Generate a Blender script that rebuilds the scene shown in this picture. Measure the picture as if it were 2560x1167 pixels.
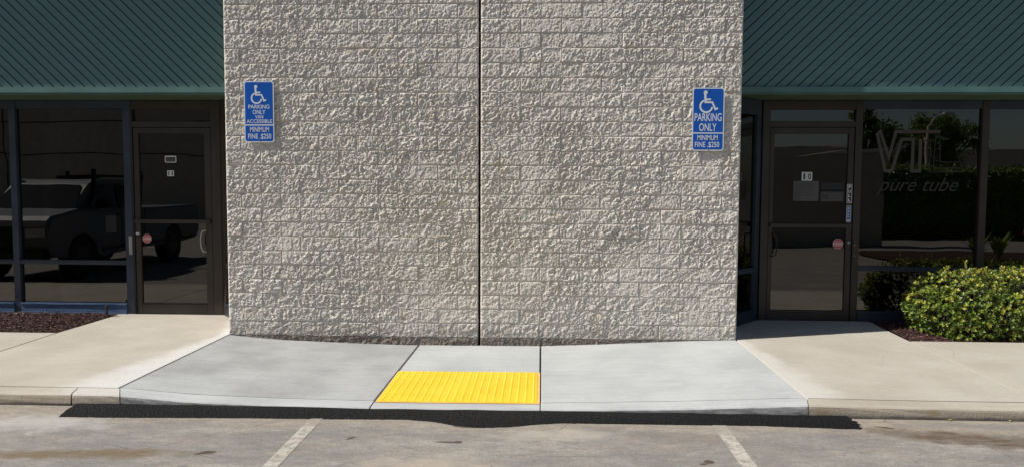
import bpy, bmesh, math, random
import numpy as np
from mathutils import Vector, Matrix
R = math.radians
random.seed(7); rng = np.random.default_rng(11)
for o in list(bpy.data.objects): bpy.data.objects.remove(o)
SC = bpy.context.scene; COL = SC.collection
# ------------------------------------------------------------------ camera
yaw, pit, rol = 0.03986830545, 0.06212742968, 0.00462673987
F = Vector((-math.sin(yaw)*math.cos(pit), math.cos(yaw)*math.cos(pit), -math.sin(pit)))
Rt = Vector((math.cos(yaw), math.sin(yaw), 0)); U = Rt.cross(F)
r_ = math.cos(rol)*Rt + math.sin(rol)*U; u_ = -math.sin(rol)*Rt + math.cos(rol)*U
cd = bpy.data.cameras.new('camera'); cam = bpy.data.objects.new('camera', cd); COL.objects.link(cam)
cam.matrix_world = Matrix(((r_.x, u_.x, -F.x, 0.63887), (r_.y, u_.y, -F.y, -7.65304), (r_.z, u_.z, -F.z, 1.55085), (0, 0, 0, 1)))
cd.sensor_fit = 'HORIZONTAL'; cd.sensor_width = 36; cd.lens = 1877/2560*36; cd.clip_start = .05; cd.clip_end = 600
SC.camera = cam
# ------------------------------------------------------------------ light
SUN = Vector((-1, -.285, 1.12)).normalized()
w = bpy.data.worlds.new("World"); SC.world = w; w.use_nodes = True
bg = w.node_tree.nodes['Background']; sky = w.node_tree.nodes.new('ShaderNodeTexSky')
sky.sky_type = 'NISHITA'; sky.sun_disc = False; sky.sun_elevation = math.asin(SUN.z)
sky.sun_rotation = math.atan2(SUN.x, SUN.y); sky.dust_density = 1.0; sky.ozone_density = 2.0; sky.altitude = 50
w.node_tree.links.new(sky.outputs[0], bg.inputs[0]); bg.inputs[1].default_value = .065
sl = bpy.data.lights.new('sun', 'SUN'); sl.energy = 5.0; sl.angle = R(.53); sl.color = (1, .955, .88)
so = bpy.data.objects.new('sun', sl); COL.objects.link(so); so.location = SUN*30
so.rotation_euler = SUN.to_track_quat('Z', 'Y').to_euler()
vs = SC.view_settings; vs.view_transform = 'Standard'; vs.look = 'None'; vs.gamma = 1; vs.exposure = 0.12
SC.cycles.max_bounces = 6
# ------------------------------------------------------------------ materials
def srgb(r, g, b):
    f = lambda c: (c/255/12.92) if c/255 <= .04045 else ((c/255+.055)/1.055)**2.4
    return (f(r), f(g), f(b), 1)
class N:
    def __init__(s, name):
        s.m = bpy.data.materials.new(name); s.m.use_nodes = True; s.t = s.m.node_tree
        s.b = s.t.nodes['Principled BSDF']; s.out = s.t.nodes['Material Output']
        s._p = None
    def n(s, k, **kw):
        x = s.t.nodes.new(k)
        for a, v in kw.items(): setattr(x, a, v)
        return x
    def set(s, sock, v):
        if v is None: return
        if hasattr(v, 'is_output') or isinstance(v, bpy.types.NodeSocket): s.t.links.new(v, sock)
        else: sock.default_value = v
    def pos(s):
        if not s._p: s._p = s.n('ShaderNodeNewGeometry').outputs['Position']
        return s._p
    def mp(s, scale=(1, 1, 1), rot=(0, 0, 0), src=None):
        m = s.n('ShaderNodeMapping'); s.set(m.inputs[0], src or s.pos()); m.inputs['Scale'].default_value = scale
        m.inputs['Rotation'].default_value = rot; return m.outputs[0]
    def noise(s, scale, detail=4, rough=.55, vec=None, dist=0):
        x = s.n('ShaderNodeTexNoise'); s.set(x.inputs['Vector'], vec or s.pos())
        x.inputs['Scale'].default_value = scale; x.inputs['Detail'].default_value = detail
        x.inputs['Roughness'].default_value = rough; x.inputs['Distortion'].default_value = dist; return x.outputs[0]
    def vor(s, scale, feat='F1', vec=None, out=0):
        x = s.n('ShaderNodeTexVoronoi', feature=feat); s.set(x.inputs['Vector'], vec or s.pos())
        x.inputs['Scale'].default_value = scale; return x.outputs[out]
    def ramp(s, v, a, b, lo=0., hi=1.):
        x = s.n('ShaderNodeMapRange'); x.interpolation_type = 'SMOOTHSTEP'; s.set(x.inputs[0], v)
        for i, q in enumerate((a, b, lo, hi)): x.inputs[i+1].default_value = q
        return x.outputs[0]
    def mix(s, f, a, b, mode='MIX'):
        x = s.n('ShaderNodeMix', data_type='RGBA', blend_type=mode); s.set(x.inputs[0], f); s.set(x.inputs[6], a); s.set(x.inputs[7], b)
        return x.outputs[2]
    def math(s, op, a, b=None):
        x = s.n('ShaderNodeMath', operation=op); s.set(x.inputs[0], a)
        if b is not None: s.set(x.inputs[1], b)
        return x.outputs[0]
    def xyz(s):
        x = s.n('ShaderNodeSeparateXYZ'); s.set(x.inputs[0], s.pos()); return x.outputs
    def ell(s, cx, cy, rx, ry, rot=0, nz=.35, ns=6.):
        X, Y, Z = s.xyz(); c, q = math.cos(rot), math.sin(rot)
        dx = s.math('SUBTRACT', X, cx); dy = s.math('SUBTRACT', Y, cy)
        a = s.math('DIVIDE', s.math('ADD', s.math('MULTIPLY', dx, c), s.math('MULTIPLY', dy, q)), rx)
        b = s.math('DIVIDE', s.math('SUBTRACT', s.math('MULTIPLY', dy, c), s.math('MULTIPLY', dx, q)), ry)
        d = s.math('SQRT', s.math('ADD', s.math('MULTIPLY', a, a), s.math('MULTIPLY', b, b)))
        return s.math('ADD', d, s.math('MULTIPLY', s.math('SUBTRACT', s.noise(ns, 4), .5), nz*2))
    def bump(s, h, st=.3, dist=.01, prev=None):
        x = s.n('ShaderNodeBump'); x.inputs['Strength'].default_value = st; x.inputs['Distance'].default_value = dist
        s.set(x.inputs['Height'], h)
        if prev: s.set(x.inputs['Normal'], prev)
        return x.outputs[0]
    def fin(s, color, rough=.8, normal=None, metal=0, spec=None):
        s.set(s.b.inputs['Base Color'], color); s.set(s.b.inputs['Roughness'], rough); s.set(s.b.inputs['Metallic'], metal)
        if spec is not None: s.b.inputs['Specular IOR Level'].default_value = spec
        if normal: s.set(s.b.inputs['Normal'], normal)
        return s.m
def paint(name, c, rough=.5, var=.12, metal=0, bs=60, bst=.05, spec=None):
    n = N(name); c = tuple(c) if len(c) == 4 else (*c, 1)
    d = tuple(v*(1-var) for v in c[:3])+(1,); l = tuple(min(1, v*(1+var)) for v in c[:3])+(1,)
    col = n.mix(n.ramp(n.noise(3.5, 5), .3, .7), d, l)
    return n.fin(col, rough, n.bump(n.noise(bs, 3), bst, .004), metal, spec)
def concrete(name, A, B, white=None, streak=0.3, dirt=None, rough=.85, ang=-18):
    n = N(name)
    c = n.mix(n.ramp(n.noise(1.3, 6, .6), .32, .68), A, B)
    st = n.noise(2.2, 6, .65, n.mp((.7, 11, 1), (0, 0, R(ang))))
    c = n.mix(n.ramp(st, .42, .8, 0, streak), c, tuple(v*.72 for v in A[:3])+(1,))
    c = n.mix(n.ramp(n.noise(9, 5, .7), .52, .75, 0, .25), c, tuple(min(1, v*1.15) for v in B[:3])+(1,))
    if dirt:
        c = n.mix(n.ramp(n.noise(1.9, 6, .7, n.mp((1, 2.2, 1))), .56, .74, 0, .55), c, dirt)
    if white:
        X, Y, Z = n.xyz(); wob = n.math('MULTIPLY', n.math('SUBTRACT', n.noise(3.2, 8, .72), .5), 1.7)
        ay = n.math('ADD', n.math('MULTIPLY', n.math('ABSOLUTE', Y), white[1]), white[2])
        d = n.math('DIVIDE', n.math('ABSOLUTE', n.math('SUBTRACT', X, white[0])), ay)
        c = n.mix(n.ramp(n.math('ADD', d, wob), .25, 1.15, white[4], 0), c, white[3])
    hair = n.vor(1.15, 'DISTANCE_TO_EDGE', n.mix(.12, n.pos(), n.n('ShaderNodeTexNoise').outputs[1])); hm = n.math('MULTIPLY', n.ramp(hair, .0, .0028, 1, 0), n.ramp(n.noise(.7, 3), .55, .6, 0, .35))
    c = n.mix(hm, c, (.12, .11, .1, 1))
    c = n.mix(n.ramp(n.noise(48, 5, .8), .45, .62, 0, .13), c, tuple(v*.62 for v in A[:3])+(1,))
    c = n.mix(n.ramp(n.noise(34, 5, .75), .55, .75, 0, .28), c, tuple(v*.6 for v in A[:3])+(1,))
    sp = n.noise(130, 3, .7)
    c = n.mix(n.ramp(sp, .62, .74, 0, .35), c, tuple(v*.55 for v in A[:3])+(1,))
    pits = n.vor(26, vec=n.pos()); pm = n.math('MULTIPLY', n.ramp(pits, .035, .07, 1, 0), n.ramp(n.noise(3.1, 2), .5, .62))
    c = n.mix(n.math('MULTIPLY', pm, .6), c, (.08, .075, .07, 1))
    nb = n.bump(n.noise(14, 6, .6), .25, .006)
    nb = n.bump(n.noise(240, 3, .6), .35, .0015, nb)
    return n.fin(c, rough, nb)
M = {}
M['ramp'] = concrete('new_concrete', (.40, .415, .415, 1), (.50, .513, .51, 1), streak=.45)
M['rampL'] = concrete('new_concrete_broomed', (.31, .31, .305, 1), (.44, .45, .445, 1), streak=.35, ang=-60)
WH = (.64, .635, .62, 1)
M['walkL'] = concrete('old_concrete', (.41, .372, .31, 1), (.49, .45, .385, 1), white=(-2.66, .22, .10, WH, .8), streak=.25, dirt=(.35, .31, .255, 1))
M['walkR'] = concrete('old_concrete_right', (.42, .38, .32, 1), (.485, .45, .39, 1), white=(2.64, .13, .10, (.58, .56, .52, 1), .8), streak=.2, dirt=(.37, .335, .285, 1))
M['curb'] = concrete('curb_concrete', (.39, .35, .29, 1), (.48, .435, .365, 1), white=(-2.7, 0, .5, WH, .5), streak=.3, dirt=(.36, .29, .2, 1))
def curbface(name, A, B, C):
    n = N(name); X, Y, Z = n.xyz()
    c = n.mix(n.ramp(n.noise(2.3, 5, .6), .35, .65), A, B)
    c = n.mix(n.ramp(n.noise(5, 5, .6, n.mp((1, 1, .3))), .5, .7, 0, .8), c, C)
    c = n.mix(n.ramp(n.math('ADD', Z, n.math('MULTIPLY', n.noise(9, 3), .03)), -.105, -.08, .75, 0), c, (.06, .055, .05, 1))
    c = n.mix(n.ramp(n.noise(120, 3, .7), .55, .72, 0, .6), c, (.12, .11, .1, 1))
    return n.fin(c, .9, n.bump(n.noise(70, 5, .65), .8, .006))
M['cface'] = curbface('weathered_curb_face', (.36, .31, .25, 1), (.44, .38, .30, 1), (.33, .25, .14, 1))
M['cfaceN'] = curbface('formed_curb_face', (.22, .215, .21, 1), (.33, .325, .32, 1), (.14, .135, .13, 1))
M['dark'] = paint('joint_shadow_filler', (.02, .018, .016), .9)

def street():
    n = N('old_asphalt'); X, Y, Z = n.xyz()
    v = n.mp((1, 2.6, 1), (0, 0, R(-9)))
    c = n.mix(n.ramp(n.noise(1.1, 7, .62, v, .3), .34, .66), (.27, .262, .25, 1), (.45, .42, .38, 1))
    c = n.mix(n.ramp(n.noise(.8, 5, .6, n.mp((1, 1.7, 1), (0, 0, .6))), .5, .66, 0, .75), c, (.245, .245, .25, 1))
    c = n.mix(n.ramp(n.noise(2.6, 9, .72, v, .6), .53, .60, 0, .6), c, (.46, .38, .30, 1))
    c = n.mix(n.ramp(n.noise(3.3, 9, .75, n.mp((1, 1.6, 1), (0, 0, .4)), .6), .56, .61, 0, .5), c, (.22, .205, .19, 1))
    c = n.mix(n.ramp(n.noise(12, 6, .7, n.mp((1, 1.8, 1))), .62, .66, 0, .6), c, (.15, .125, .10, 1))
    # sandy wash beside the fresh patch
    wash = n.math('ADD', Y, n.math('MULTIPLY', n.noise(1.7, 5), .5))
    c = n.mix(n.ramp(wash, -2.45, -2.16, 0, .75), c, (.45, .38, .29, 1))
    c = n.mix(n.ramp(n.noise(6, 9, .8, n.mp((1, 2.2, 1), (0, 0, R(-9))), .4), .40, .62, .55, 0), c, (.21, .195, .18, 1))
    c = n.mix(n.ramp(n.noise(7, 9, .8, n.mp((1, 2, 1)), .4), .52, .68, 0, .55), c, (.50, .465, .42, 1))
    # fine scratches
    c = n.mix(n.ramp(n.noise(7, 8, .78, n.mp((.8, 5, 1), (0, 0, R(-14)))), .6, .67, 0, .6), c, (.56, .54, .50, 1))
    c = n.mix(n.ramp(n.noise(4, 8, .75, n.mp((.7, 6, 1), (0, 0, R(-20)))), .6, .74, 0, .6), c, (.17, .155, .14, 1))
    e2 = n.vor(1.3, 'DISTANCE_TO_EDGE', n.mix(.22, n.mp((.8, 1.3, 1)), n.n('ShaderNodeTexNoise').outputs[1]))
    c = n.mix(n.math('MULTIPLY', n.ramp(e2, .0, .006, 1, 0), n.ramp(n.noise(1.7, 4), .47, .56, 0, .75)), c, (.10, .085, .07, 1))
    # crazed surface
    e = n.vor(17, 'DISTANCE_TO_EDGE', n.mix(.06, n.mp((1, 1.5, 1)), n.n('ShaderNodeTexNoise').outputs[1]))
    cr = n.math('MULTIPLY', n.ramp(e, .0, .03, 1, 0), n.ramp(n.noise(1.3, 4), .52, .66, 0, .7))
    c = n.mix(cr, c, (.12, .105, .09, 1))
    c = n.mix(n.ramp(n.noise(42, 5, .8, n.mp((1, 1.5, 1))), .38, .60, .38, 0), c, (.17, .16, .15, 1))
    c = n.mix(n.ramp(n.noise(55, 4, .8, n.mp((1, 1.5, 1))), .58, .70, 0, .4), c, (.56, .54, .50, 1))
    agg = n.noise(120, 4, .85); c = n.mix(n.ramp(agg, .35, .75, 0, .5), c, (.22, .2, .18, 1), 'MULTIPLY')
    c = n.mix(n.ramp(agg, .60, .75, 0, .5), c, (.62, .6, .56, 1))
    c = n.mix(1.0, c, (.96, .95, .935, 1), 'MULTIPLY')
    # broad dirty patches
    for (cx, cy, rx, ry, ro, col, st) in [(-2.3, -3.18, .75, .10, .06, (.16, .115, .065, 1), 1.0), (3.6, -2.62, .75, .16, -.22, (.11, .075, .05, 1), 1.0),
                                      (1.55, -2.68, .45, .13, -.05, (.17, .14, .11, 1), .5), (-.03, -3.3, .5, .2, 0, (.46, .38, .3, 1), .6),
                                      (3.9, -2.32, .9, .06, 0, (.2, .19, .2, 1), .6), (-2.9, -2.6, .6, .2, 0, (.47, .46, .44, 1), .6), (.75, -2.66, .5, .14, .1, (.46, .41, .35, 1), .6)]:
        c = n.mix(n.math('MULTIPLY', n.ramp(n.ell(cx, cy, rx, ry, ro, .9, 6.), .35, 1.2, st, 0), n.ramp(n.noise(5, 8, .75, n.mp((1, 5, 1), (0, 0, R(-12)))), .35, .58, .55, 1)), c, col)
    oil = []
    for (cx, cy, rx, ry, ro) in [(-1.44, -3.11, .05, .03, .1), (-1.48, -3.13, .045, .022, .5), (.03, -2.845, .085, .017, -.05), (-.62, -2.80, .04, .016, .9), (.10, -2.84, .03, .026, 0),
                                 (1.67, -3.115, .036, .034, .1), (1.63, -3.155, .026, .018, 0), (3.07, -2.39, .045, .022, -.3), (3.03, -2.375, .05, .012, -.2), (2.73, -2.40, .05, .012, 0), (.13, -2.52, .11, .03, -.1)]:
        m = n.ramp(n.ell(cx, cy, rx, ry, ro, .35, 28.), .85, 1.05, .9, 0); oil.append(m)
        c = n.mix(m, c, (.075, .052, .034, 1))
    h = n.bump(n.noise(30, 7, .7), .35, .01); h = n.bump(n.noise(190, 3, .7), .5, .003, h)
    return n.fin(c, .88, h)
M['street'] = street()
def fresh():
    n = N('fresh_asphalt')
    a = n.vor(120); c = n.mix(n.ramp(n.noise(150, 3, .8), .45, .75), (.004, .004, .0045, 1), (.013, .0135, .016, 1))
    c = n.mix(n.ramp(n.noise(130, 3, .85), .62, .70, 0, .55), c, (.11, .11, .12, 1))
    h = n.bump(n.noise(85, 4, .75), 1, .012); h = n.bump(n.vor(75), .7, .008, h)
    return n.fin(c, n.ramp(n.noise(40, 3), .3, .7, .45, .8), h, spec=.25)
M['patch'] = fresh()
def linepaint():
    n = N('worn_line_paint'); c = n.mix(n.ramp(n.noise(14, 5), .3, .7), (.56, .51, .44, 1), (.66, .61, .53, 1))
    n.fin(c, .8, n.bump(n.noise(180, 3, .7), .4, .003))
    t = n.n('ShaderNodeBsdfTransparent'); mx = n.n('ShaderNodeMixShader')
    X, Y, Z = n.xyz()
    f = n.math('MULTIPLY', n.ramp(n.noise(16, 8, .8), .74, .36, .05, .82), n.ramp(Y, -2.66, -2.5, 1, .45))
    n.set(mx.inputs[0], f); n.t.links.new(t.outputs[0], mx.inputs[1]); n.t.links.new(n.b.outputs[0], mx.inputs[2]); n.t.links.new(mx.outputs[0], n.out.inputs[0])
    return n.m
M['line'] = linepaint()
def block():
    n = N('split_face_concrete'); X, Y, Z = n.xyz()
    at = n.n('ShaderNodeAttribute'); at.attribute_name = 'tone'
    c = n.mix(at.outputs['Fac'], (.71, .662, .59, 1), (.82, .77, .695, 1))
    c = n.mix(n.ramp(n.noise(7, 5, .6), .5, .72, 0, .55), c, (.68, .59, .45, 1))
    c = n.mix(n.ramp(n.noise(5, 5, .6, n.mp((1.3, 1, 1))), .52, .74, 0, .5), c, (.57, .52, .50, 1))
    c = n.mix(n.ramp(n.noise(60, 5, .75), .54, .72, 0, .4), c, (.32, .28, .235, 1))
    # grime at the foot of the wall
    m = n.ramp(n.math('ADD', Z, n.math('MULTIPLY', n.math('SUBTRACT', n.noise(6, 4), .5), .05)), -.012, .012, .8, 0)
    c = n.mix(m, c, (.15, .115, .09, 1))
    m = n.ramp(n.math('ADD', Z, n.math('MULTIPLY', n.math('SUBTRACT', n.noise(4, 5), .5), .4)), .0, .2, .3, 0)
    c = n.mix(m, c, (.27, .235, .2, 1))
    h = n.bump(n.noise(75, 5, .75), 1.0, .010); h = n.bump(n.noise(300, 2), .4, .002, h)
    return n.fin(c, .95, h, spec=.2)
M['block'] = block()
M['sealant'] = paint('joint_sealant', (.012, .011, .010), .8)
def boards(name, A, sgn):
    n = N(name)
    v = n.mp((.6, 1, 11), (0, R(45*sgn), 0))
    c = n.mix(n.ramp(n.noise(5, 6, .6, v), .3, .75), tuple(x*.85 for x in A)+(1,), tuple(x*1.12 for x in A)+(1,))
    c = n.mix(n.ramp(n.noise(1.4, 4), .4, .7, 0, .5), c, (A[0]*.95, A[1]*.92, A[2]*1.15, 1))
    kn = n.ramp(n.vor(5.5, vec=n.mp((1, 1, 1.3))), .025, .04, .8, 0)
    c = n.mix(kn, c, tuple(x*.2 for x in A)+(1,))
    h = n.bump(n.noise(9, 6, .7, v), .35, .006); h = n.bump(kn, -.5, .004, h)
    return n.fin(c, .55, h)
G = (.084, .168, .160)
M['boardL'] = boards('teal_boards_left', G, -1); M['boardR'] = boards('teal_boards_right', G, 1)
M['trim'] = paint('teal_trim', (.072, .150, .138), .5, .12)
M['soffit'] = paint('soffit_green', (.05, .085, .045), .7, .2)
M['navy'] = paint('navy_frame_paint', (.024, .034, .052), .4, .25)
M['bronze'] = paint('bronze_anodised', (.042, .034, .028), .42, .15, .3)
M['header'] = paint('black_header', (.012, .012, .013), .5)
def baseb():
    n = N('faded_blue_board')
    c = n.mix(n.ramp(n.noise(3, 6, .6, n.mp((1, 1, 14))), .35, .65), (.03, .06, .14, 1), (.075, .13, .23, 1))
    c = n.mix(n.ramp(n.noise(7, 6, .7, n.mp((1, 1, 9))), .58, .7, 0, .6), c, (.16, .21, .26, 1))
    return n.fin(c, .55, n.bump(n.noise(30, 5), .2, .004))
M['blue'] = baseb()
def glass(tint=.2):
    n = N('tinted_glass'); n.t.nodes.remove(n.b)
    fr = n.n('ShaderNodeFresnel'); fr.inputs[0].default_value = 1.78
    gl = n.n('ShaderNodeBsdfGlossy'); gl.inputs['Roughness'].default_value = .004; gl.inputs[0].default_value = (1, .97, .93, 1)
    wv = n.bump(n.noise(.9, 2, .4), .25, .012); n.set(gl.inputs['Normal'], wv)
    tr = n.n('ShaderNodeBsdfTransparent'); tr.inputs[0].default_value = (tint, tint*.95, tint*.88, 1)
    mx = n.n('ShaderNodeMixShader'); L = n.t.links.new
    L(fr.outputs[0], mx.inputs[0]); L(tr.outputs[0], mx.inputs[1]); L(gl.outputs[0], mx.inputs[2]); L(mx.outputs[0], n.out.inputs[0])
    return n.m
M['glass'] = glass()
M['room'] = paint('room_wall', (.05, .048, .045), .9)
M['blind'] = paint('blind_slat', (.42, .41, .40), .6)
M['white'] = paint('sign_white', (.66, .70, .74), .35, .03)
M['signblue'] = paint('sign_blue', (.004, .085, .42), .3, .05)
M['yellow'] = (lambda n: n.fin(n.mix(n.ramp(n.noise(9, 7, .75), .54, .72, 0, .35), n.mix(n.ramp(n.noise(4, 5), .35, .7), (.82, .55, .014, 1), (.86, .61, .03, 1)), (.55, .40, .10, 1)), .45, n.bump(n.noise(150, 3), .2, .002)))(N('safety_yellow'))
M['padedge'] = paint('pad_edge', (.85, .52, .16), .6)
M['silver'] = paint('satin_metal', (.42, .42, .42), .35, .1, .9)
M['plateW'] = paint('plate_white', (.62, .62, .6), .5, .04)
M['plateD'] = paint('plate_dark', (.012, .012, .014), .4)
M['plateG'] = paint('plate_grey', (.075, .072, .07), .5)
M['red'] = paint('sticker_red', (.52, .035, .035), .45)
M['pullblue'] = paint('sticker_blue', (.04, .09, .28), .45)
M['etch'] = paint('etched_film', (.06, .053, .047), .8)
M['etch2'] = paint('etched_film_faint', (.03, .027, .024), .8)
M['rubber'] = paint('rubber', (.02, .02, .02), .7)
def soilm():
    n = N('mulch_soil'); return n.fin(n.mix(n.ramp(n.noise(22, 5), .35, .65), (.018, .009, .007, 1), (.06, .028, .02, 1)), .95, n.bump(n.noise(40, 5), .8, .02))
M['soil'] = soilm()
for i, c in enumerate([(.045, .015, .013), (.085, .030, .024), (.14, .065, .05), (.025, .010, .010), (.24, .16, .12)]): M['chip%d' % i] = paint('bark_%d' % i, c, .8, .25)
def leafm(name, c, c2):
    n = N(name); col = n.mix(n.ramp(n.noise(30, 3), .35, .65), (*c, 1), (*c2, 1)); n.fin(col, .38, None, 0, .4)
    tl = n.n('ShaderNodeBsdfTranslucent'); n.set(tl.inputs[0], n.mix(.5, col, (.25, .35, .02, 1))); mx = n.n('ShaderNodeMixShader'); mx.inputs[0].default_value = .22
    n.t.links.new(n.b.outputs[0], mx.inputs[1]); n.t.links.new(tl.outputs[0], mx.inputs[2]); n.t.links.new(mx.outputs[0], n.out.inputs[0]); return n.m
M['leaf0'] = leafm('leaf_dark', (.035, .075, .016), (.07, .125, .025)); M['leaf1'] = leafm('leaf_mid', (.16, .24, .035), (.28, .34, .06))
M['leaf2'] = leafm('leaf_new', (.42, .42, .06), (.56, .50, .10)); M['leaf3'] = leafm('leaf_bronze', (.22, .10, .04), (.30, .22, .06))
M['bark'] = paint('branch_bark', (.09, .065, .045), .9)
M['stucco'] = paint('beige_stucco', (.46, .42, .35), .9, .08)
M['roofwhite'] = paint('white_roof', (.75, .74, .7), .7)
M['carpaint'] = paint('silver_car_paint', (.16, .17, .19), .5, .03, 0, 5, 0)
M['carglass'] = paint('car_glass', (.01, .012, .014), .05, 0)
M['black'] = paint('black_plastic', (.015, .015, .015), .5)
M['chrome'] = paint('chrome', (.7, .7, .7), .12, .02, 1)
M['flower'] = paint('orange_petals', (.8, .13, .02), .5)
# ------------------------------------------------------------------ builders
def link(name, me, mats, parent=None, smooth=False):
    o = bpy.data.objects.new(name, me); COL.objects.link(o)
    for m in (mats if isinstance(mats, (list, tuple)) else [mats]): me.materials.append(M[m])
    if parent: o.parent = parent
    if smooth: me.polygons.foreach_set('use_smooth', [True]*len(me.polygons))
    return o
def obj(name, bm, mats, parent=None, smooth=False):
    me = bpy.data.meshes.new(name); bm.normal_update(); bm.to_mesh(me); bm.free(); return link(name, me, mats, parent, smooth)
def tag(o, label, cat, group=None, kind=None):
    if label: o['label'] = label
    if cat: o['category'] = cat
    if group: o['group'] = group
    if kind: o['kind'] = kind
    return o
def struct(o, label=None):
    o['kind'] = 'structure'
    if label: o['label'] = label
    return o
def empty(name, loc=(0, 0, 0)):
    o = bpy.data.objects.new(name, None); COL.objects.link(o); o.empty_display_size = .1; return o
def B(): return bmesh.new()
def box(bm, x0, x1, y0, y1, z0, z1, mi=0, bev=0):
    vs_ = [bm.verts.new(p) for p in [(x0, y0, z0), (x1, y0, z0), (x1, y1, z0), (x0, y1, z0), (x0, y0, z1), (x1, y0, z1), (x1, y1, z1), (x0, y1, z1)]]
    fs = [bm.faces.new([vs_[i] for i in q]) for q in [(0, 3, 2, 1), (4, 5, 6, 7), (0, 1, 5, 4), (1, 2, 6, 5), (2, 3, 7, 6), (3, 0, 4, 7)]]
    for f in fs: f.material_index = mi
    if bev:
        es = list({e for f in fs for e in f.edges}); bmesh.ops.bevel(bm, geom=es, offset=bev, segments=2, affect='EDGES', material=mi)
    return vs_
def bxo(name, x0, x1, y0, y1, z0, z1, m, parent=None, bev=.003):
    bm = B(); box(bm, x0, x1, y0, y1, z0, z1, 0, bev); return obj(name, bm, m, parent)
def prism_y(bm, pts, y0, y1, mi=0):   # polygon in xz, thickness in y (y0 front)
    a = [bm.verts.new((x, y0, z)) for x, z in pts]; b = [bm.verts.new((x, y1, z)) for x, z in pts]; n = len(pts)
    f = [bm.faces.new(a), bm.faces.new(b[::-1])] + [bm.faces.new([a[i], b[i], b[(i+1) % n], a[(i+1) % n]]) for i in range(n)]
    for q in f: q.material_index = mi
    return f
def cyl(bm, p0, p1, r0, r1=None, n=12, mi=0, cap=True):
    p0, p1 = Vector(p0), Vector(p1); r1 = r0 if r1 is None else r1; d = (p1-p0).normalized()
    a = d.orthogonal().normalized(); b = d.cross(a)
    A = [bm.verts.new(p0+(a*math.cos(t)+b*math.sin(t))*r0) for t in [2*math.pi*i/n for i in range(n)]]
    C = [bm.verts.new(p1+(a*math.cos(t)+b*math.sin(t))*r1) for t in [2*math.pi*i/n for i in range(n)]]
    fs = [bm.faces.new([A[i], A[(i+1) % n], C[(i+1) % n], C[i]]) for i in range(n)]
    if cap: fs += [bm.faces.new(A[::-1]), bm.faces.new(C)]
    for f in fs: f.material_index = mi
def tube(bm, pts, r, n=8, mi=0):
    for a, b in zip(pts, pts[1:]): cyl(bm, a, b, r, r, n, mi)
def text_into(bm, s, x0, x1, z0, z1, y, mi=0, shear=0, bold=0, th=.0006, spacing=1):
    cu = bpy.data.curves.new('t', 'FONT'); cu.body = s; cu.shear = shear; cu.offset = bold; cu.space_character = spacing; cu.fill_mode = 'FRONT'
    ob = bpy.data.objects.new('t', cu); COL.objects.link(ob); bpy.context.view_layer.update()
    me = bpy.data.meshes.new_from_object(ob.evaluated_get(bpy.context.evaluated_depsgraph_get()))
    n = len(me.vertices); co = np.empty(n*3); me.vertices.foreach_get('co', co); co = co.reshape(-1, 3)
    mn, mxx = co.min(0), co.max(0); sx = (x1-x0)/(mxx[0]-mn[0]); sz = (z1-z0)/(mxx[1]-mn[1])
    V = [bm.verts.new((x0+(c[0]-mn[0])*sx, y, z0+(c[1]-mn[1])*sz)) for c in co]
    fs = []
    for p in me.polygons:
        try: f = bm.faces.new([V[i] for i in p.vertices]); f.material_index = mi; fs.append(f)
        except ValueError: pass
    bpy.data.objects.remove(ob); bpy.data.curves.remove(cu); bpy.data.meshes.remove(me)
    return fs
def stroke(bm, pts, wd, y, mi=0, closed=False):     # flat mitred ribbon in xz
    P = [Vector((p[0], p[1])) for p in pts]; n = len(P); A = []; C = []
    for i, p in enumerate(P):
        a = P[i-1] if (i or closed) else None; b = P[(i+1) % n] if (i < n-1 or closed) else None
        d1 = (p-a).normalized() if a else (b-p).normalized(); d2 = (b-p).normalized() if b else d1
        nn = Vector((-(d1+d2).y, (d1+d2).x)); nn = nn.normalized() if nn.length > 1e-6 else Vector((-d1.y, d1.x))
        k = wd/2/max(.35, nn.dot(Vector((-d1.y, d1.x))))
        A.append(bm.verts.new((p.x+nn.x*k, y, p.y+nn.y*k))); C.append(bm.verts.new((p.x-nn.x*k, y, p.y-nn.y*k)))
    for i in range(n if closed else n-1):
        j = (i+1) % n; f = bm.faces.new([A[i], C[i], C[j], A[j]]); f.material_index = mi
def rrect(x0, x1, z0, z1, r, n=6):
    p = []
    for cx, cz, a0 in [(x1-r, z1-r, 0), (x0+r, z1-r, 90), (x0+r, z0+r, 180), (x1-r, z0+r, 270)]:
        p += [(cx+r*math.cos(R(a0+90*i/n)), cz+r*math.sin(R(a0+90*i/n))) for i in range(n+1)]
    return p[::-1]
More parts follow.
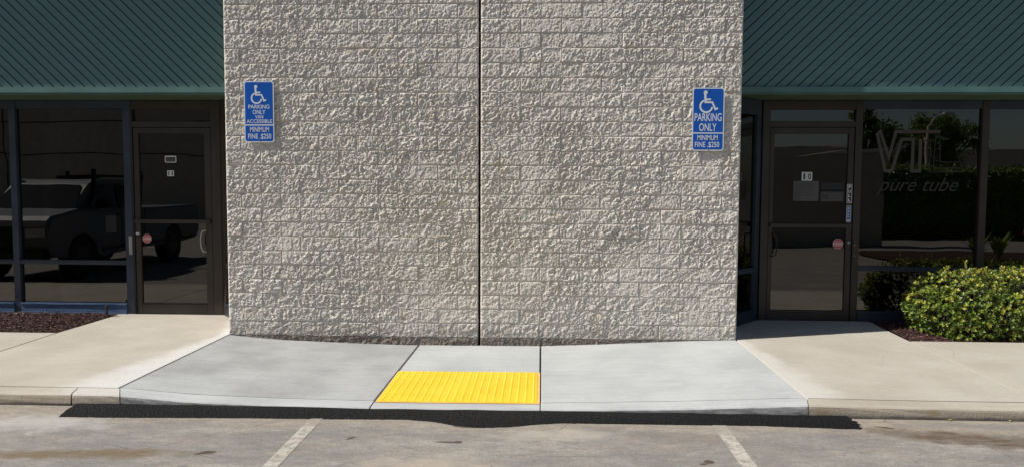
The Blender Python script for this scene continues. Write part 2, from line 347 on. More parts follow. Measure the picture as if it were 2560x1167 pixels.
# ------------------------------------------------------------------ ground heights
zwx = [(-60, 0), (-2.62, -.005), (-2.09, -.05), (-1.45, -.071), (-.82, -.088), (.63, -.08), (1.32, -.052), (1.65, -.033), (2.06, -.013), (2.63, .008), (60, 0)]
zkx = [(-60, -.037), (-2.6, -.037), (-2.05, -.078), (-1.44, -.095), (-.61, -.106), (.634, -.10), (1.65, -.074), (2.59, -.032), (3.35, -.04), (60, -.04)]
def itp(t, x): return float(np.interp(x, [a for a, b in t], [b for a, b in t]))
KY = -2.16; KB = -1.985
def S(x, y):
    if y >= 0: return itp(zwx, x) + .035*y
    t = -y/2.16; return itp(zwx, x)*(1-t) + itp(zkx, x)*t
def slab(name, poly, mat, zoff=0, depth=.13, inset=.004):
    bm = B(); c = sum((Vector((*p, 0)) for p in poly), Vector())/len(poly)
    bm.faces.new([bm.verts.new((p[0], p[1], 0)) for p in poly])
    xs = [p[0] for p in poly]; ys = [p[1] for p in poly]
    def cut(co, no): bmesh.ops.bisect_plane(bm, geom=bm.verts[:]+bm.edges[:]+bm.faces[:], plane_co=co, plane_no=no)
    for x in np.arange(math.ceil(max(min(xs), -9)*4)/4, min(max(xs), 9), .25): cut((x, 0, 0), (1, 0, 0))
    for y in np.arange(math.ceil(min(ys)*4)/4, max(ys), .25): cut((0, y, 0), (0, 1, 0))
    bnd = [e for e in bm.edges if e.is_boundary]
    for v in bm.verts: v.co.z = S(v.co.x, v.co.y)+zoff
    r = bmesh.ops.extrude_edge_only(bm, edges=bnd)
    nv = [g for g in r['geom'] if isinstance(g, bmesh.types.BMVert)]
    # small rounded arris: push new ring down and slightly out of the gap
    for v in nv: v.co.z -= depth
    bmesh.ops.recalc_face_normals(bm, faces=bm.faces)
    top = [e for e in bm.edges if len(e.link_faces) == 2 and abs(e.link_faces[0].normal.z-e.link_faces[1].normal.z) > .5]
    bmesh.ops.bevel(bm, geom=top, offset=.006, segments=2, affect='EDGES')
    return struct(obj(name, bm, mat), None)
g = .006
slab('sidewalk', [(-30, KB), (-4.46-g/2, KB), (-4.46-g/2, -.015), (-30, -.015)], 'walkL')
slab('sidewalk', [(-4.46+g/2, KB), (-2.665-g, KB), (-2.625-g, -.005), (-2.635, .5), (-3.10, .985), (-4.34, .985), (-4.46+g/2, -.015)], 'walkL')
slab('ramp', [(-2.665+g, KB), (-.645-g, KB), (-.625-g, -.003), (-2.625+g, -.003)], 'rampL')
slab('ramp', [(.635+g, KB), (2.645-g, KB), (2.625-g, -.003), (.635+g, -.003)], 'ramp')
slab('sidewalk', [(2.645+g, KB), (4.375-g/2, KB), (4.375-g/2, 0.04), (4.37, .985), (3.10, .985), (2.635, .5), (2.625+g, -.003)], 'walkR')
slab('sidewalk', [(4.375+g/2, KB), (30, KB), (30, .04), (4.375+g/2, .04)], 'walkR')
slab('ramp_landing', [(-.645+g, -2.02), (.635-g, -2.02), (.635-g, -.003), (-.625+g, -.003)], 'ramp')
# curb, swept with a rounded nose
def curb(name, x0, x1, mats, yb=KB-.012, sk0=0, sk1=0, step=.06):
    bm = B(); prof = [(yb, -.13), (yb, 0), (yb-.03, .0), (KY+.028, 0), (KY+.012, -.004), (KY+.003, -.013), (KY, -.028), (KY-.002, -.05), (KY-.003, -.075), (KY-.004, -.11), (KY-.004, -.16)]
    n = max(2, int((x1-x0)/step)) if x1-x0 < 15 else 120; rows = []
    for i in range(n+1):
        t = i/n; row = []
        for (y, dz) in prof:
            f = (y-KB)/(KY-KB); x = x0+(x1-x0)*t + sk0*f*(1-t) + sk1*f*t
            j = random.gauss(0, .0012) if dz < -.02 and y < -2.1 else 0
            row.append(bm.verts.new((x, y+j, S(x, y)+dz + (random.gauss(0, .001) if -.02 < dz < 0 else 0))))
        rows.append(row)
    for a, b in zip(rows, rows[1:]):
        for k in range(len(prof)-1):
            f = bm.faces.new([a[k], b[k], b[k+1], a[k+1]]); f.material_index = 1 if k >= 5 else 0
    bm.faces.new(rows[0]).material_index = 1; bm.faces.new(rows[-1][::-1]).material_index = 1
    bmesh.ops.recalc_face_normals(bm, faces=bm.faces)
    return struct(obj(name, bm, mats))
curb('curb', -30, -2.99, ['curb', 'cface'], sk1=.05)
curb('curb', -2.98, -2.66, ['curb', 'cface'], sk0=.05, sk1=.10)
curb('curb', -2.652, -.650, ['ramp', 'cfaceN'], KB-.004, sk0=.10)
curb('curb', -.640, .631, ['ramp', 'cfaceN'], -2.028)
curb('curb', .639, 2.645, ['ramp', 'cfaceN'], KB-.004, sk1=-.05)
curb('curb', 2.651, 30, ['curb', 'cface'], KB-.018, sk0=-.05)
# parking lot, one sheet to the horizon, stepped down under the walks
bm = B(); X = [-300, -60, -12, 12, 60, 300]; Yv = [-300, -60, -12, -2.19, -2.18, 1.0, 12, 60, 300]
gv = [[bm.verts.new((x, y, -.12 if y < -2.185 else -.25)) for x in X] for y in Yv]
for j in range(len(Yv)-1):
    for i in range(len(X)-1): bm.faces.new([gv[j][i], gv[j][i+1], gv[j+1][i+1], gv[j+1][i]])
struct(obj('parking_lot', bm, 'street'))
# gutter dirt joint strip
# fresh asphalt strip
lo = [(-2.99, -2.462), (-2.47, -2.461), (-1.52, -2.419), (-.80, -2.407), (-.33, -2.388), (-.12, -2.43), (.02, -2.50), (.21, -2.545), (.42, -2.52), (.60, -2.455), (.78, -2.413), (1.62, -2.403), (2.18, -2.395), (2.72, -2.431), (2.93, -2.43)]
bm = B(); rows = []; nx = 420; ny = 14
for i in range(nx+1):
    x = -2.84+(2.875+2.84)*i/nx; yl = float(np.interp(x, [a for a, b in lo], [b for a, b in lo])) + random.gauss(0, .0022)
    row = []
    for j in range(ny+1):
        t = j/ny; y = (KY-.012)*(1-t)+yl*t
        zt = min(-.104, S(x, KY)-.003); tt = max(0, (t-.55)/.45); z = (zt*(1-t*.3)+(-.108)*t*.3)*(1-tt)+(-.117)*tt + .0016*math.sin(x*9+1.3*math.sin(x*3.1))
        sx = x - .045*(1-t)*max(0, (-2.6-x)/.24) + (random.gauss(0, .012) if i == nx else 0)
        ed = 1 if 0 < j < ny else 0
        if j == ny: z = -.1185
        row.append(bm.verts.new((sx + random.gauss(0, .001), y, z + ed*random.gauss(0, .0016))))
    rows.append(row)
for a, b in zip(rows, rows[1:]):
    for j in range(ny): bm.faces.new([a[j], a[j+1], b[j+1], b[j]])
struct(obj('asphalt_patch', bm, 'patch'))
for (x0, x1, x2, x3) in [(-1.015, -.925, -1.06, -.95), (1.848, 1.944, 1.848, 1.95)]:
    bm = B(); z = -.116
    n = 24; L0 = []
    for i in range(n+1):
        t = i/n; y = -2.40-(5.0)*t; L0.append((bm.verts.new((x0+random.gauss(0, .001), y, z)), bm.verts.new((x1+random.gauss(0, .001), y, z))))
    for a, b in zip(L0, L0[1:]): bm.faces.new([a[0], b[0], b[1], a[1]])
    struct(obj('parking_line', bm, 'line'))
# ------------------------------------------------------------------ tactile pad
pad = empty('tactile_pad'); tag(pad, 'yellow rubber warning pad with rows of raised domes set in the ramp landing', 'warning pad')
PX0, PX1, PY0, PY1 = -.632, .631, -2.018, -1.085
bm = B()
def padz(x, y): return S(x, y)+.003
nx = 8
for (a, b, c, d, m_, zo) in [(PX0, PX1, PY0, PY1, 1, 0), (PX0+.012, PX1-.022, PY0+.012, PY1-.008, 0, .003)]:
    q = [bm.verts.new((x, y, padz(x, y)+zo)) for x, y in [(a, c), (b, c), (b, d), (a, d)]]
    q2 = [bm.verts.new((v.co.x, v.co.y, v.co.z-.005)) for v in q]
    bm.faces.new(q).material_index = m_
    for i in range(4): bm.faces.new([q[i], q2[i], q2[(i+1) % 4], q[(i+1) % 4]]).material_index = m_
obj('pad_plate', bm, ['yellow', 'padedge'], pad)
bm = B(); px = (PX1-PX0-.03)/20; py = (PY1-PY0-.03)/15
for i in range(20):
    for j in range(15):
        x = PX0+.012+px*(i+.5); y = PY0+.014+py*(j+.5); z = padz(x, y)+.003
        cyl(bm, (x, y, z-.001), (x, y, z+.0048), .0125, .0085, 10)
for i in range(18):
    x = random.uniform(PX0+.1, PX1-.1); y = random.choice([.2, .5, .8])*(PY1-PY0)+PY0
tag(obj('domes', bm, 'yellow', pad), None, None)['kind'] = 'stuff'
# ------------------------------------------------------------------ building
bld = empty('commercial_building'); tag(bld, 'split-face block building with teal diagonal board fascias and dark glass storefronts either side', 'building')
CH, BL = .147, .4064
def worley(px, pz, cell, seed, amp, slope):
    r = np.random.default_rng(seed); n = 512
    jx = r.random((n, n)); jz = r.random((n, n)); off = r.normal(0, 1, (n, n)); gx = r.normal(0, 1, (n, n)); gz = r.normal(0, 1, (n, n))
    ax, az = px/cell, pz/cell; ix = np.floor(ax).astype(int); iz = np.floor(az).astype(int)
    best = np.full(px.shape, 1e9); h = np.zeros(px.shape)
    for di in (-1, 0, 1):
        for dj in (-1, 0, 1):
            a = (ix+di) % n; b = (iz+dj) % n; dx = ax-(ix+di+jx[a, b]); dz = az-(iz+dj+jz[a, b]); d = dx*dx+dz*dz
            m = d < best; best = np.where(m, d, best); h = np.where(m, off[a, b]*amp+(gx[a, b]*dx+gz[a, b]*dz)*slope, h)
    return h
def vnoise(px, pz, cell, seed):
    r = np.random.default_rng(seed); n = 512; g_ = r.normal(0, 1, (n, n)); ax, az = px/cell, pz/cell
    ix = np.floor(ax).astype(int); iz = np.floor(az).astype(int); fx = ax-ix; fz = az-iz; fx = fx*fx*(3-2*fx); fz = fz*fz*(3-2*fz)
    q = lambda a, b: g_[(ix+a) % n, (iz+b) % n]
    return (q(0, 0)*(1-fx)+q(1, 0)*fx)*(1-fz)+(q(0, 1)*(1-fx)+q(1, 1)*fx)*fz
def panel(side):
    x0, x1 = (-2.62, -.0130) if side < 0 else (.0130, 2.62)
    st = .0068
    def lines(lo, hi, js, offs):
        g_ = np.arange(lo, hi+st/2, st); keep = np.ones(len(g_), bool); ex = []
        for j in js:
            if lo+.01 < j+offs[0] and j+offs[-1] < hi-.01: keep &= ~((g_ > j+offs[0]-.002) & (g_ < j+offs[-1]+.002)); ex += [j+o for o in offs]
        g_ = np.concatenate([g_[keep], ex, [lo, hi]]); return np.unique(np.round(g_, 5))
    HO = [-.0062, -.0054, -.0004, 0., .0070, .0078]; VO = [-.0078, -.0070, 0., .0004, .0045, .0053]
    xj = [(-.223-BL/2*k) if side < 0 else (.211+BL/2*k) for k in range(-1, 13)]
    xs = lines(x0, x1, xj, VO); zs = lines(-.16, 3.66, [k*CH for k in range(0, 25)], HO); nx = len(xs)-1; nz = len(zs)-1
    PX, PZ = np.meshgrid(xs, zs, indexing='ij')
    qx = PX+20+side*3.3; qz = PZ+20
    wx = vnoise(qx, qz, .022, 3)*.007; wz = vnoise(qx, qz, .022, 4)*.007
    a, b = qx+wx, qz+wz; ca, sa = math.cos(.9), math.sin(.9)
    ra, rb = (a*ca+b*sa)*.62, (-a*sa+b*ca)*1.15
    h = worley(ra, rb, .050, 10, .0011, .0030) + worley(ra+3, rb, .020, 11, .0021, .0028) + worley(a, b, .0105, 12, .0025, .0020)
    h += vnoise(a, b, .012, 13)*.0008 - np.clip(worley(ra+7, rb, .045, 15, .004, .002)-.0035, 0, .006)
    row = np.floor(PZ/CH+1e-6).astype(int); fz = PZ-row*CH; dz = np.minimum(fz, CH-fz)
    # vertical joints measured from the control joint; odd rows shift by half a block
    par = (row % 2 == 0)      # rows starting with a half block at the control joint
    if side < 0: s0 = np.where(par, -(PX+.223), -(PX+.223+BL/2))
    else: s0 = np.where(par, PX-.211, PX-.211-BL/2)
    k = np.floor(s0/BL+1e-6); f = s0-k*BL; dv = np.minimum(f, BL-f); dh = np.abs(f-BL/2)
    bid = ((row*131+k.astype(int)*17+side*7) % 997).astype(int); rr = rng.random(997)
    # each block splits as one tilted face with its own bow
    tilt = (rr[bid]-.5)*.006*((f-BL/2)/(BL/2)) + (rr[(bid*7) % 997]-.5)*.004*((fz-CH/2)/(CH/2)); off = (rr[(bid*3+5) % 997]-.5)*.006
    sm = lambda d, w_: np.clip(d/w_, 0, 1)**.6
    sc = np.where(rr[(bid*11+3) % 997] > .68, 1, 0)
    dvh = (np.abs(PX-np.array(xj)[:, None, None]).argmin(0)); dsx = PX-np.array(xj)[dvh]       # signed distance to nearest half-block line
    real = (np.abs(dv) <= np.abs(dsx)+1e-6)
    score = ~real & (sc == 1)
    rowj = np.round(PZ/CH); dsz = PZ-rowj*CH
    flat = np.clip(vnoise(qx, qz, .35, 21)*.3+1, .55, 1.3)
    H = .009+off+tilt+h*flat
    ce = np.minimum(PX-x0, x1-PX); H = H*np.clip(ce/.012, .15, 1)
    fade = np.clip((np.minimum(dz, np.where(real, dv, 1))-.006)/.007, 0, 1); H = H*fade+(.007+(H-.007)*.6)*(1-fade)
    H = np.clip(H, -.004, .030)
    y = -H
    wob = vnoise(qx, qz, .05, 31)*.0009; live = vnoise(qx*.6, qz, .06, 33) > -1.1
    hz = (dsz > -.0056) & (dsz < -.0002); hl = (dsz >= -.0002) & (dsz < .0072)
    vg = (dsx > .0002) & (dsx < .0047); vl = (dsx > -.0072) & (dsx <= .0002)
    vm = (real | score) & ~(hz | hl)
    y = np.where(vl & vm, np.where(real, -.006-.003*np.clip((dsx+.007)/.007, 0, 1)+wob, y-.0015), y)
    y = np.where(vg & vm, np.where(real, -.0045, -.0045+np.minimum(y, 0)*.4), y)
    y = np.where(hl & live, -.0095+.0035*np.clip(dsz/.007, 0, 1)+wob, y); y = np.where(hz, -.0035, y)
    jb = hl; vj = vl & vm & real; co = np.stack([PX, y, PZ], -1).reshape(-1, 3)
    N_ = (nx+1)*(nz+1)
    # rough plain strip above the frame, and the returns
    idx = np.arange(N_).reshape(nx+1, nz+1)
    q = np.stack([idx[:-1, :-1], idx[1:, :-1], idx[1:, 1:], idx[:-1, 1:]], -1).reshape(-1, 4)
    V = [co]; Q = [q]; base = N_
    for (col, xr, rev) in [(0, x0, 0), (nx, x1, 1)]:
        ys = np.array([.02, .06, .12, .2, .3, .4, .5]); prev = idx[col]
        for yy in ys:
            jit = (worley(np.full(nz+1, yy*9+xr), zs+30, .05, 5, .003, .003))*(0 if yy > .49 else 1)
            c2 = np.stack([np.full(nz+1, xr)+jit*(1 if rev else -1)*.6, np.full(nz+1, yy), zs], -1); V.append(c2)
            cur = base+np.arange(nz+1); base += nz+1
            qq = np.stack([prev[:-1], cur[:-1], cur[1:], prev[1:]], -1) if rev else np.stack([cur[:-1], prev[:-1], prev[1:], cur[1:]], -1)
            Q.append(qq); prev = cur
    me = bpy.data.meshes.new('block_wall'); V = np.concatenate(V); Q = np.concatenate(Q)
    me.vertices.add(len(V)); me.vertices.foreach_set('co', V.astype(np.float32).ravel())
    me.loops.add(len(Q)*4); me.loops.foreach_set('vertex_index', Q.astype(np.int32).ravel())
    me.polygons.add(len(Q)); me.polygons.foreach_set('loop_start', np.arange(0, len(Q)*4, 4, dtype=np.int32)); me.polygons.foreach_set('loop_total', np.full(len(Q), 4, np.int32))
    me.update(calc_edges=True)
    at = me.attributes.new('tone', 'FLOAT', 'POINT'); tone = np.full(len(V), .5, np.float32); tone[:N_] = rr[(bid*5+1) % 997].reshape(-1)*.8+.1
    tone[:N_][(jb | vj).reshape(-1)] = 1.0
    at.data.foreach_set('value', tone)
    return link('block_wall', me, 'block', bld)
for s in (-1, 1):
    panel(s)
bxo('wall_cap', -2.62, 2.62, -.012, .5, 3.665, 4.62, 'block', bld, 0)
bm = B()
n = 140; pr = None
for i in range(n+1):
    z = -.15+3.8*i/n; cur = [bm.verts.new((-.016, .05, z)), bm.verts.new((-.013+random.uniform(0, .009), .028, z)), bm.verts.new((.002, .045+random.uniform(-.006, .006), z)), bm.verts.new((.016, .05, z))]
    if pr:
        for k in range(3): bm.faces.new([pr[k], pr[k+1], cur[k+1], cur[k]])
    pr = cur
obj('control_joint', bm, 'sealant', bld)
# shell behind (closed rooms)
bm = B()
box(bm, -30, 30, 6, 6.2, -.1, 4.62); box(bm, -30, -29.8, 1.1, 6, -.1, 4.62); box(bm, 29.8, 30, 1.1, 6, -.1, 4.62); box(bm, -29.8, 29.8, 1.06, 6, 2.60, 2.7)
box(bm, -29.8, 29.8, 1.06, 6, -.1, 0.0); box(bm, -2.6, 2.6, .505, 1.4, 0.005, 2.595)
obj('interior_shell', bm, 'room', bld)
bm = B(); box(bm, -30, -2.66, .0, 6.2, 4.2, 4.42); box(bm, 2.66, 30, .0, 6.2, 4.2, 4.42); box(bm, -2.66, 2.66, .51, 6.2, 4.2, 4.42)
obj('roof', bm, 'trim', bld)
FZ = 2.53
def fascia(x0, x1, sg, mat):
    pw = .080; gr = .0115; bm = B(); z0, z1 = FZ+.068, 4.2
    # board sheet in rotated frame (s across the boards, t along them), then clipped
    c, s = math.cos(R(44)), math.sin(R(44)); L = (x1-x0)+4
    cx = x0 if sg < 0 else x1
    k0, k1 = int(-(4)/pw)-60, int(L/pw)+60
    def P(a, t, d):   # boards running along direction (c, -s) for the left, (c, s) for the right
        if sg < 0: x, z = (x0+x1)/2 + t*c + a*s, z0 + -t*s + a*c
        else: x, z = (x0+x1)/2 + t*c - a*s, z0 + t*s + a*c
        return bm.verts.new((x, .40+d, z))
    H = (x1-x0)
    kk = int(H*.8/pw)+4
    for k in range(-kk, kk):
        a0 = k*pw; d0 = random.uniform(0, .0015)
        prof = [(a0, .022), (a0+gr*.6, .022), (a0+gr, d0+.001), (a0+gr+.002, d0), (a0+pw-.003, d0), (a0+pw-.0005, d0+.001), (a0+pw, .022)]
        L1 = [P(a, -H, d) for a, d in prof]; L2 = [P(a, H, d) for a, d in prof]
        for i in range(len(prof)-1):
            f = [L1[i], L2[i], L2[i+1], L1[i+1]]; bm.faces.new(f if sg > 0 else f)
    for co, no in [((x0, 0, 0), (-1, 0, 0)), ((x1, 0, 0), (1, 0, 0)), ((0, 0, z0-.01), (0, 0, -1)), ((0, 0, z1), (0, 0, 1))]:
        bmesh.ops.bisect_plane(bm, geom=bm.verts[:]+bm.edges[:]+bm.faces[:], plane_co=co, plane_no=no, clear_outer=True)
    f = obj('fascia', bm, mat, bld)
    bm = B(); box(bm, x0, x1, .375, .43, FZ+.012, FZ+.075, 0, .004); box(bm, x0, x1, .392, .44, FZ, FZ+.010, 0, .002)
    obj('trim_board', bm, 'trim', f)
    return f
fascia(-9.5, -2.625, -1, 'boardL'); fascia(2.625, 9.5, 1, 'boardR')
for s in (-1, 1):
    a, b = (-30, -2.62) if s < 0 else (2.62, 30)
    bm = B(); box(bm, a, b, .445, 1.12, FZ+.004, FZ+.03); obj('soffit', bm, 'soffit', bld)
    if s < 0: bxo('fascia_back', -30, -2.64, .42, .44, FZ+.08, 4.19, 'soffit', bld, 0)
    else: bxo('fascia_back', 2.64, 30, .42, .44, FZ+.08, 4.19, 'soffit', bld, 0)
# storefront
FY = .985   # face of the frames
def pane(name, x0, x1, z0, z1, par, y=None):
    bm = B(); y = FY+.035 if y is None else y
    box(bm, x0-.004, x1+.004, y, y+.006, z0-.004, z1+.004)
    return obj(name, bm, 'glass', par)
def window(x0, x1, fm, base, label=None, rail=(.61, .66), bb=(.03, .155), post=None, post_r=None):
    bm = B(); zt = 2.44
    box(bm, x0, x1, FY+.004, FY+.085, rail[0], rail[1]-.012, 0, .003); box(bm, x0, x1, FY-.008, FY+.085, rail[1]-.012, rail[1], 0, .003)
    w_ = obj('storefront_window', bm, fm, bld)
    if label: w_['label'] = label
    bxo('header', x0, x1, FY+.004, FY+.10, zt, FZ, fm, w_)
    bm = B(); box(bm, x0, x1, FY-.012, FY+.085, bb[0], bb[1]-.022, 0, .004); box(bm, x0, x1, FY-.026, FY+.085, bb[1]-.022, bb[1], 0, .004)
    box(bm, x0, x1, FY-.02, FY+.085, bb[0]-.005, bb[0]+.02, 0, .004)
    obj('base_board', bm, base, w_)
    pane('pane', x0, x1, rail[1], zt, w_); pane('pane', x0, x1, bb[1], rail[0], w_)
    return w_
def post(x0, x1, m, z0=.01):
    return bxo('mullion', x0, x1, FY-.004, FY+.11, z0, FZ-.001, m, bld, .003)
def foot(x0, x1):
    return bxo('concrete_footing', x0, x1, FY-.05, FY+.1, -.08, .028, 'curb', bld, .004)
foot(-30, -4.34); foot(4.372, 30)
window(-5.55, -4.262, 'navy', 'blue', 'dark tinted window pane beside door eleven, over a faded blue base board')
window(-7.1, -5.63, 'navy', 'blue', 'dark tinted window cut by the left edge of the frame'); window(-8.7, -7.18, 'navy', 'blue')
post(-5.63, -5.55, 'navy'); post(-4.262, -4.17, 'navy', .005); post(-7.18, -7.1, 'navy')
window(4.232, 5.54, 'navy', 'navy', 'dark tinted window with etched outline lettering beside door ten', (.615, .668), (.05, .16))
window(5.62, 7.1, 'navy', 'navy', 'dark tinted window behind the clipped green bush', (.615, .668), (.05, .16)); window(7.18, 8.7, 'navy', 'navy', None, (.615, .668), (.05, .16))
post(5.54, 5.62, 'bronze'); post(7.1, 7.18, 'bronze')
bxo('end_wall', -30, -8.7, FY, 1.2, .0, FZ, 'block', bld, 0); bxo('end_wall', 8.7, 30, FY, 1.2, .0, FZ, 'block', bld, 0)
# angled sidelights between the block pier and the door frames
for s in (-1, 1):
    p0 = Vector((s*2.655, .505, 0)); p1 = Vector((s*3.105, 1.0, 0)); d = (p1-p0).normalized(); nrm = Vector((-d.y, d.x, 0))*(1 if s > 0 else -1)
    if nrm.y > 0: nrm = -nrm
    def bxa(bm, a, b, z0, z1, f, k, mi=0):
        L = (p1-p0).length; A = p0+d*a*L; C = p0+d*b*L
        ring = [A-nrm*k, C-nrm*k, C+nrm*f, A+nrm*f]
        lo_ = [bm.verts.new((v.x, v.y, z0)) for v in ring]; hi = [bm.verts.new((v.x, v.y, z1)) for v in ring]
        bm.faces.new(lo_[::-1]); bm.faces.new(hi)
        for i in range(4): bm.faces.new([lo_[i], lo_[(i+1) % 4], hi[(i+1) % 4], hi[i]])
        bmesh.ops.recalc_face_normals(bm, faces=bm.faces)
    bm = B(); bxa(bm, 0, 1, 2.36, FZ-.002, .01, .05); bxa(bm, 0, .84, .60, .655, .02, .05); bxa(bm, .84, 1, .01, 2.359, .01, .05)
    sw = obj('sidelight_window', bm, 'navy' if s > 0 else 'bronze', bld)
    bm = B(); bxa(bm, 0, .839, .01, .15, .015, .05); bxa(bm, 0, .839, .151, .175, .03, .05); obj('base_board', bm, 'navy', sw)
    for z0, z1 in ((.18, .597), (.658, 2.357)):
        bm = B(); bxa(bm, 0, .838, z0, z1, -.02, .026); obj('pane', bm, 'glass', sw)
# doors
def octagon(bm, cx, cz, r, y, mi): 
    return prism_y(bm, [(cx+r*math.cos(R(22.5+45*i)), cz+r*math.sin(R(22.5+45*i))) for i in range(8)][::-1], y, y+.001, mi)
def door(x0, x1, gl, tr, label, num, left):
    fr = B(); jl = .003
    # frame: jambs, transom bar, head
    if left: J0, J1 = (x0-.002, x0-.001), (x1, -3.12)
    lj = (x0-.018, x0) if left else (3.125, x0); rj = (x1, -3.11) if left else (x1, 4.232)
    box(fr, lj[0], lj[1]-jl, FY, FY+.11, .008, FZ-.002, 0, .003); box(fr, rj[0]+jl, rj[1], FY, FY+.11, .008, FZ-.002, 0, .003)
    box(fr, lj[1]-jl, rj[0]+jl, FY+.001, FY+.10, tr[0], tr[0]+.066, 0, .003); box(fr, lj[1]-jl, rj[0]+jl, FY+.001, FY+.10, tr[1], FZ-.002, 0, .003)
    if left: box(fr, -3.22, -3.21, FY+.02, FY+.05, .01, 2.2)
    box(fr, lj[1]-jl, rj[0]+jl, FY+.0, FY+.10, .005, .024, 0, .002)
    F_ = obj('door_frame', fr, 'bronze', bld); pane('transom_pane', lj[1], rj[0], tr[0]+.066, tr[1], F_)
    bm = B(); dy = FY+.012; zt = tr[0]-.006; g0, g1, h0, h1 = gl
    box(bm, x0+.004, g0, dy, dy+.045, .03, zt, 0, .003); box(bm, g1, x1-.004, dy, dy+.045, .03, zt, 0, .003)
    box(bm, g0-.001, g1+.001, dy+.001, dy+.044, .03, h0, 0, .003); box(bm, g0-.001, g1+.001, dy+.001, dy+.044, h1, zt, 0, .003)
    box(bm, g0, g1, dy+.012, dy+.018, h0, h0+.012); 
    D = obj('door', bm, 'bronze', bld); D['label'] = label
    pane('pane', g0, g1, h0, h1, D, dy+.020)
    # push bar plate and pull handle
    bm = B(); box(bm, x0+.015, x1-.012, dy-.040, dy-.012, 1.105, 1.148, 0, .004); box(bm, x0+.02, x0+.05, dy-.013, dy, 1.11, 1.143); box(bm, x1-.05, x1-.02, dy-.013, dy, 1.11, 1.143)
    obj('push_bar', bm, 'bronze', D)
    hx, dirn = (g1+.012, -1) if left else (g0-.012, 1)
    pts = [(hx, dy-.0, .775), (hx+dirn*.002, dy-.035, .775)] + [(hx+dirn*(.02+.035*math.sin(R(a))), dy-.045, .90-.122*math.cos(R(a))) for a in range(0, 181, 20)] + [(hx+dirn*.002, dy-.035, 1.025), (hx, dy-.0, 1.025)]
    bm = B(); tube(bm, pts, .0085, 8); obj('pull_handle', bm, 'silver' if left else 'bronze', D, True)
    lx = (x0+.028) if left else (x1-.03)
    bm = B(); cyl(bm, (lx, dy+.001, .937), (lx, dy-.012, .937), .021, .018, 20); cyl(bm, (lx, dy-.012, .937), (lx, dy-.017, .937), .009, .009, 12)
    obj('lock', bm, 'silver' if not left else 'bronze', D, True)
    if left:
        bm = B(); box(bm, lx-.02, lx+.02, dy-.002, dy, .968, .993); text_into(bm, 'LOCK', lx-.014, lx+.014, .977, .985, dy-.003, 1); obj('lock_tag', bm, ['plateW', 'plateD'], D)
    # alarm company octagon
    cx, cz, r = (-4.022, .920, .055) if left else (4.008, .920, .06)
    y = dy+.018; bm = B(); octagon(bm, cx, cz, r, y, 0)
    octagon(bm, cx, cz, r*.92, y-.001, 1)
    prism_y(bm, [(cx-r*.85, cz-r*.24), (cx-r*.85, cz+r*.28), (cx+r*.85, cz+r*.28), (cx+r*.85, cz-r*.24)], y-.002, y-.001, 0)
    for q in (.52, -.44): prism_y(bm, [(cx-r*.5, cz+r*q-r*.03), (cx-r*.5, cz+r*q+r*.03), (cx+r*.5, cz+r*q+r*.03), (cx+r*.5, cz+r*q-r*.03)], y-.002, y-.001, 0)
    text_into(bm, 'BEACON', cx-r*.8, cx+r*.8, cz-r*.17, cz+r*.22, y-.003, 1, 0, .02)
    obj('alarm_sticker', bm, ['plateW', 'red'], D)
    # unit number, two small plates
    nx0, nx1, nz0, nz1 = (-3.758, -3.679, 1.653, 1.719) if left else (3.580, 3.697, 1.632, 1.729)
    mid = (nx0+nx1)/2; bm = B()
    for a, b, ch in ((nx0, mid-.001, num[0]), (mid+.001, nx1, num[1])):
        box(bm, a, b, y-.001, y+.0, nz0, nz1, 0); w_ = (b-a)
        k = .32 if ch == '1' else .2
        text_into(bm, ch, a+w_*k, b-w_*k, nz0+(nz1-nz0)*.14, nz1-(nz1-nz0)*.14, y-.002, 1, 0, .03)
    obj('number_plate', bm, ['plateW', 'plateD'], D)
    return D, dy, y
D, dy, gy = door(-4.152, -3.222, (-4.085, -3.305, .15, 2.15), (2.222, 2.425), 'bronze framed glass door numbered 11 on the left', '11', True)
bm = B(); prism_y(bm, rrect(-3.783, -3.647, 1.812, 1.89, .012), gy-.002, gy, 0); prism_y(bm, rrect(-3.774, -3.656, 1.820, 1.876, .008), gy-.003, gy-.002, 1); box(bm, -3.766, -3.664, gy-.004, gy-.003, 1.823, 1.861, 2)
for i, (a, b) in enumerate([(-3.755, -3.70), (-3.735, -3.675), (-3.75, -3.69)]): box(bm, a, b, gy-.005, gy-.004, 1.850-.01*i, 1.853-.01*i, 1)
obj('name_plaque', bm, ['plateW', 'plateD', 'plateG'], D)
bxo('strike_plate', -4.222, -4.182, FY-.008, FY-.004, .735, .95, 'silver', bld, .001)
D, dy, gy = door(3.212, 4.152, (3.262, 4.085, .149, 2.159), (2.235, 2.43), 'bronze framed glass door numbered 10 on the right', '10', False)
bm = B(); box(bm, 3.49, 3.774, gy-.001, gy, 1.403, 1.628, 0)
for i, l in enumerate(['ALL DELIVERIES FOR', 'VTL SHOULD GO TO', 'THE BACK OF UNIT 10.', 'PLEASE CONTACT US', 'WHEN YOU ARRIVE HERE', 'THANKS']):
    wd = [.20, .18, .21, .18, .22, .05][i]; text_into(bm, l, 3.515, 3.515+wd, 1.582-.030*i, 1.596-.030*i, gy-.002, 1)
obj('delivery_notice', bm, ['plateG', 'plateD'], D)
bm = B(); box(bm, 3.799, 4.051, gy-.001, gy, 1.535, 1.611, 0); obj('hours_sign', bm, ['plateD'], D)
bm = B(); box(bm, 3.798, 4.051, gy-.001, gy, 1.4, 1.507, 0); box(bm, 3.806, 4.043, gy-.0016, gy-.001, 1.408, 1.499, 1); box(bm, 3.811, 4.038, gy-.0022, gy-.0016, 1.413, 1.494, 0)
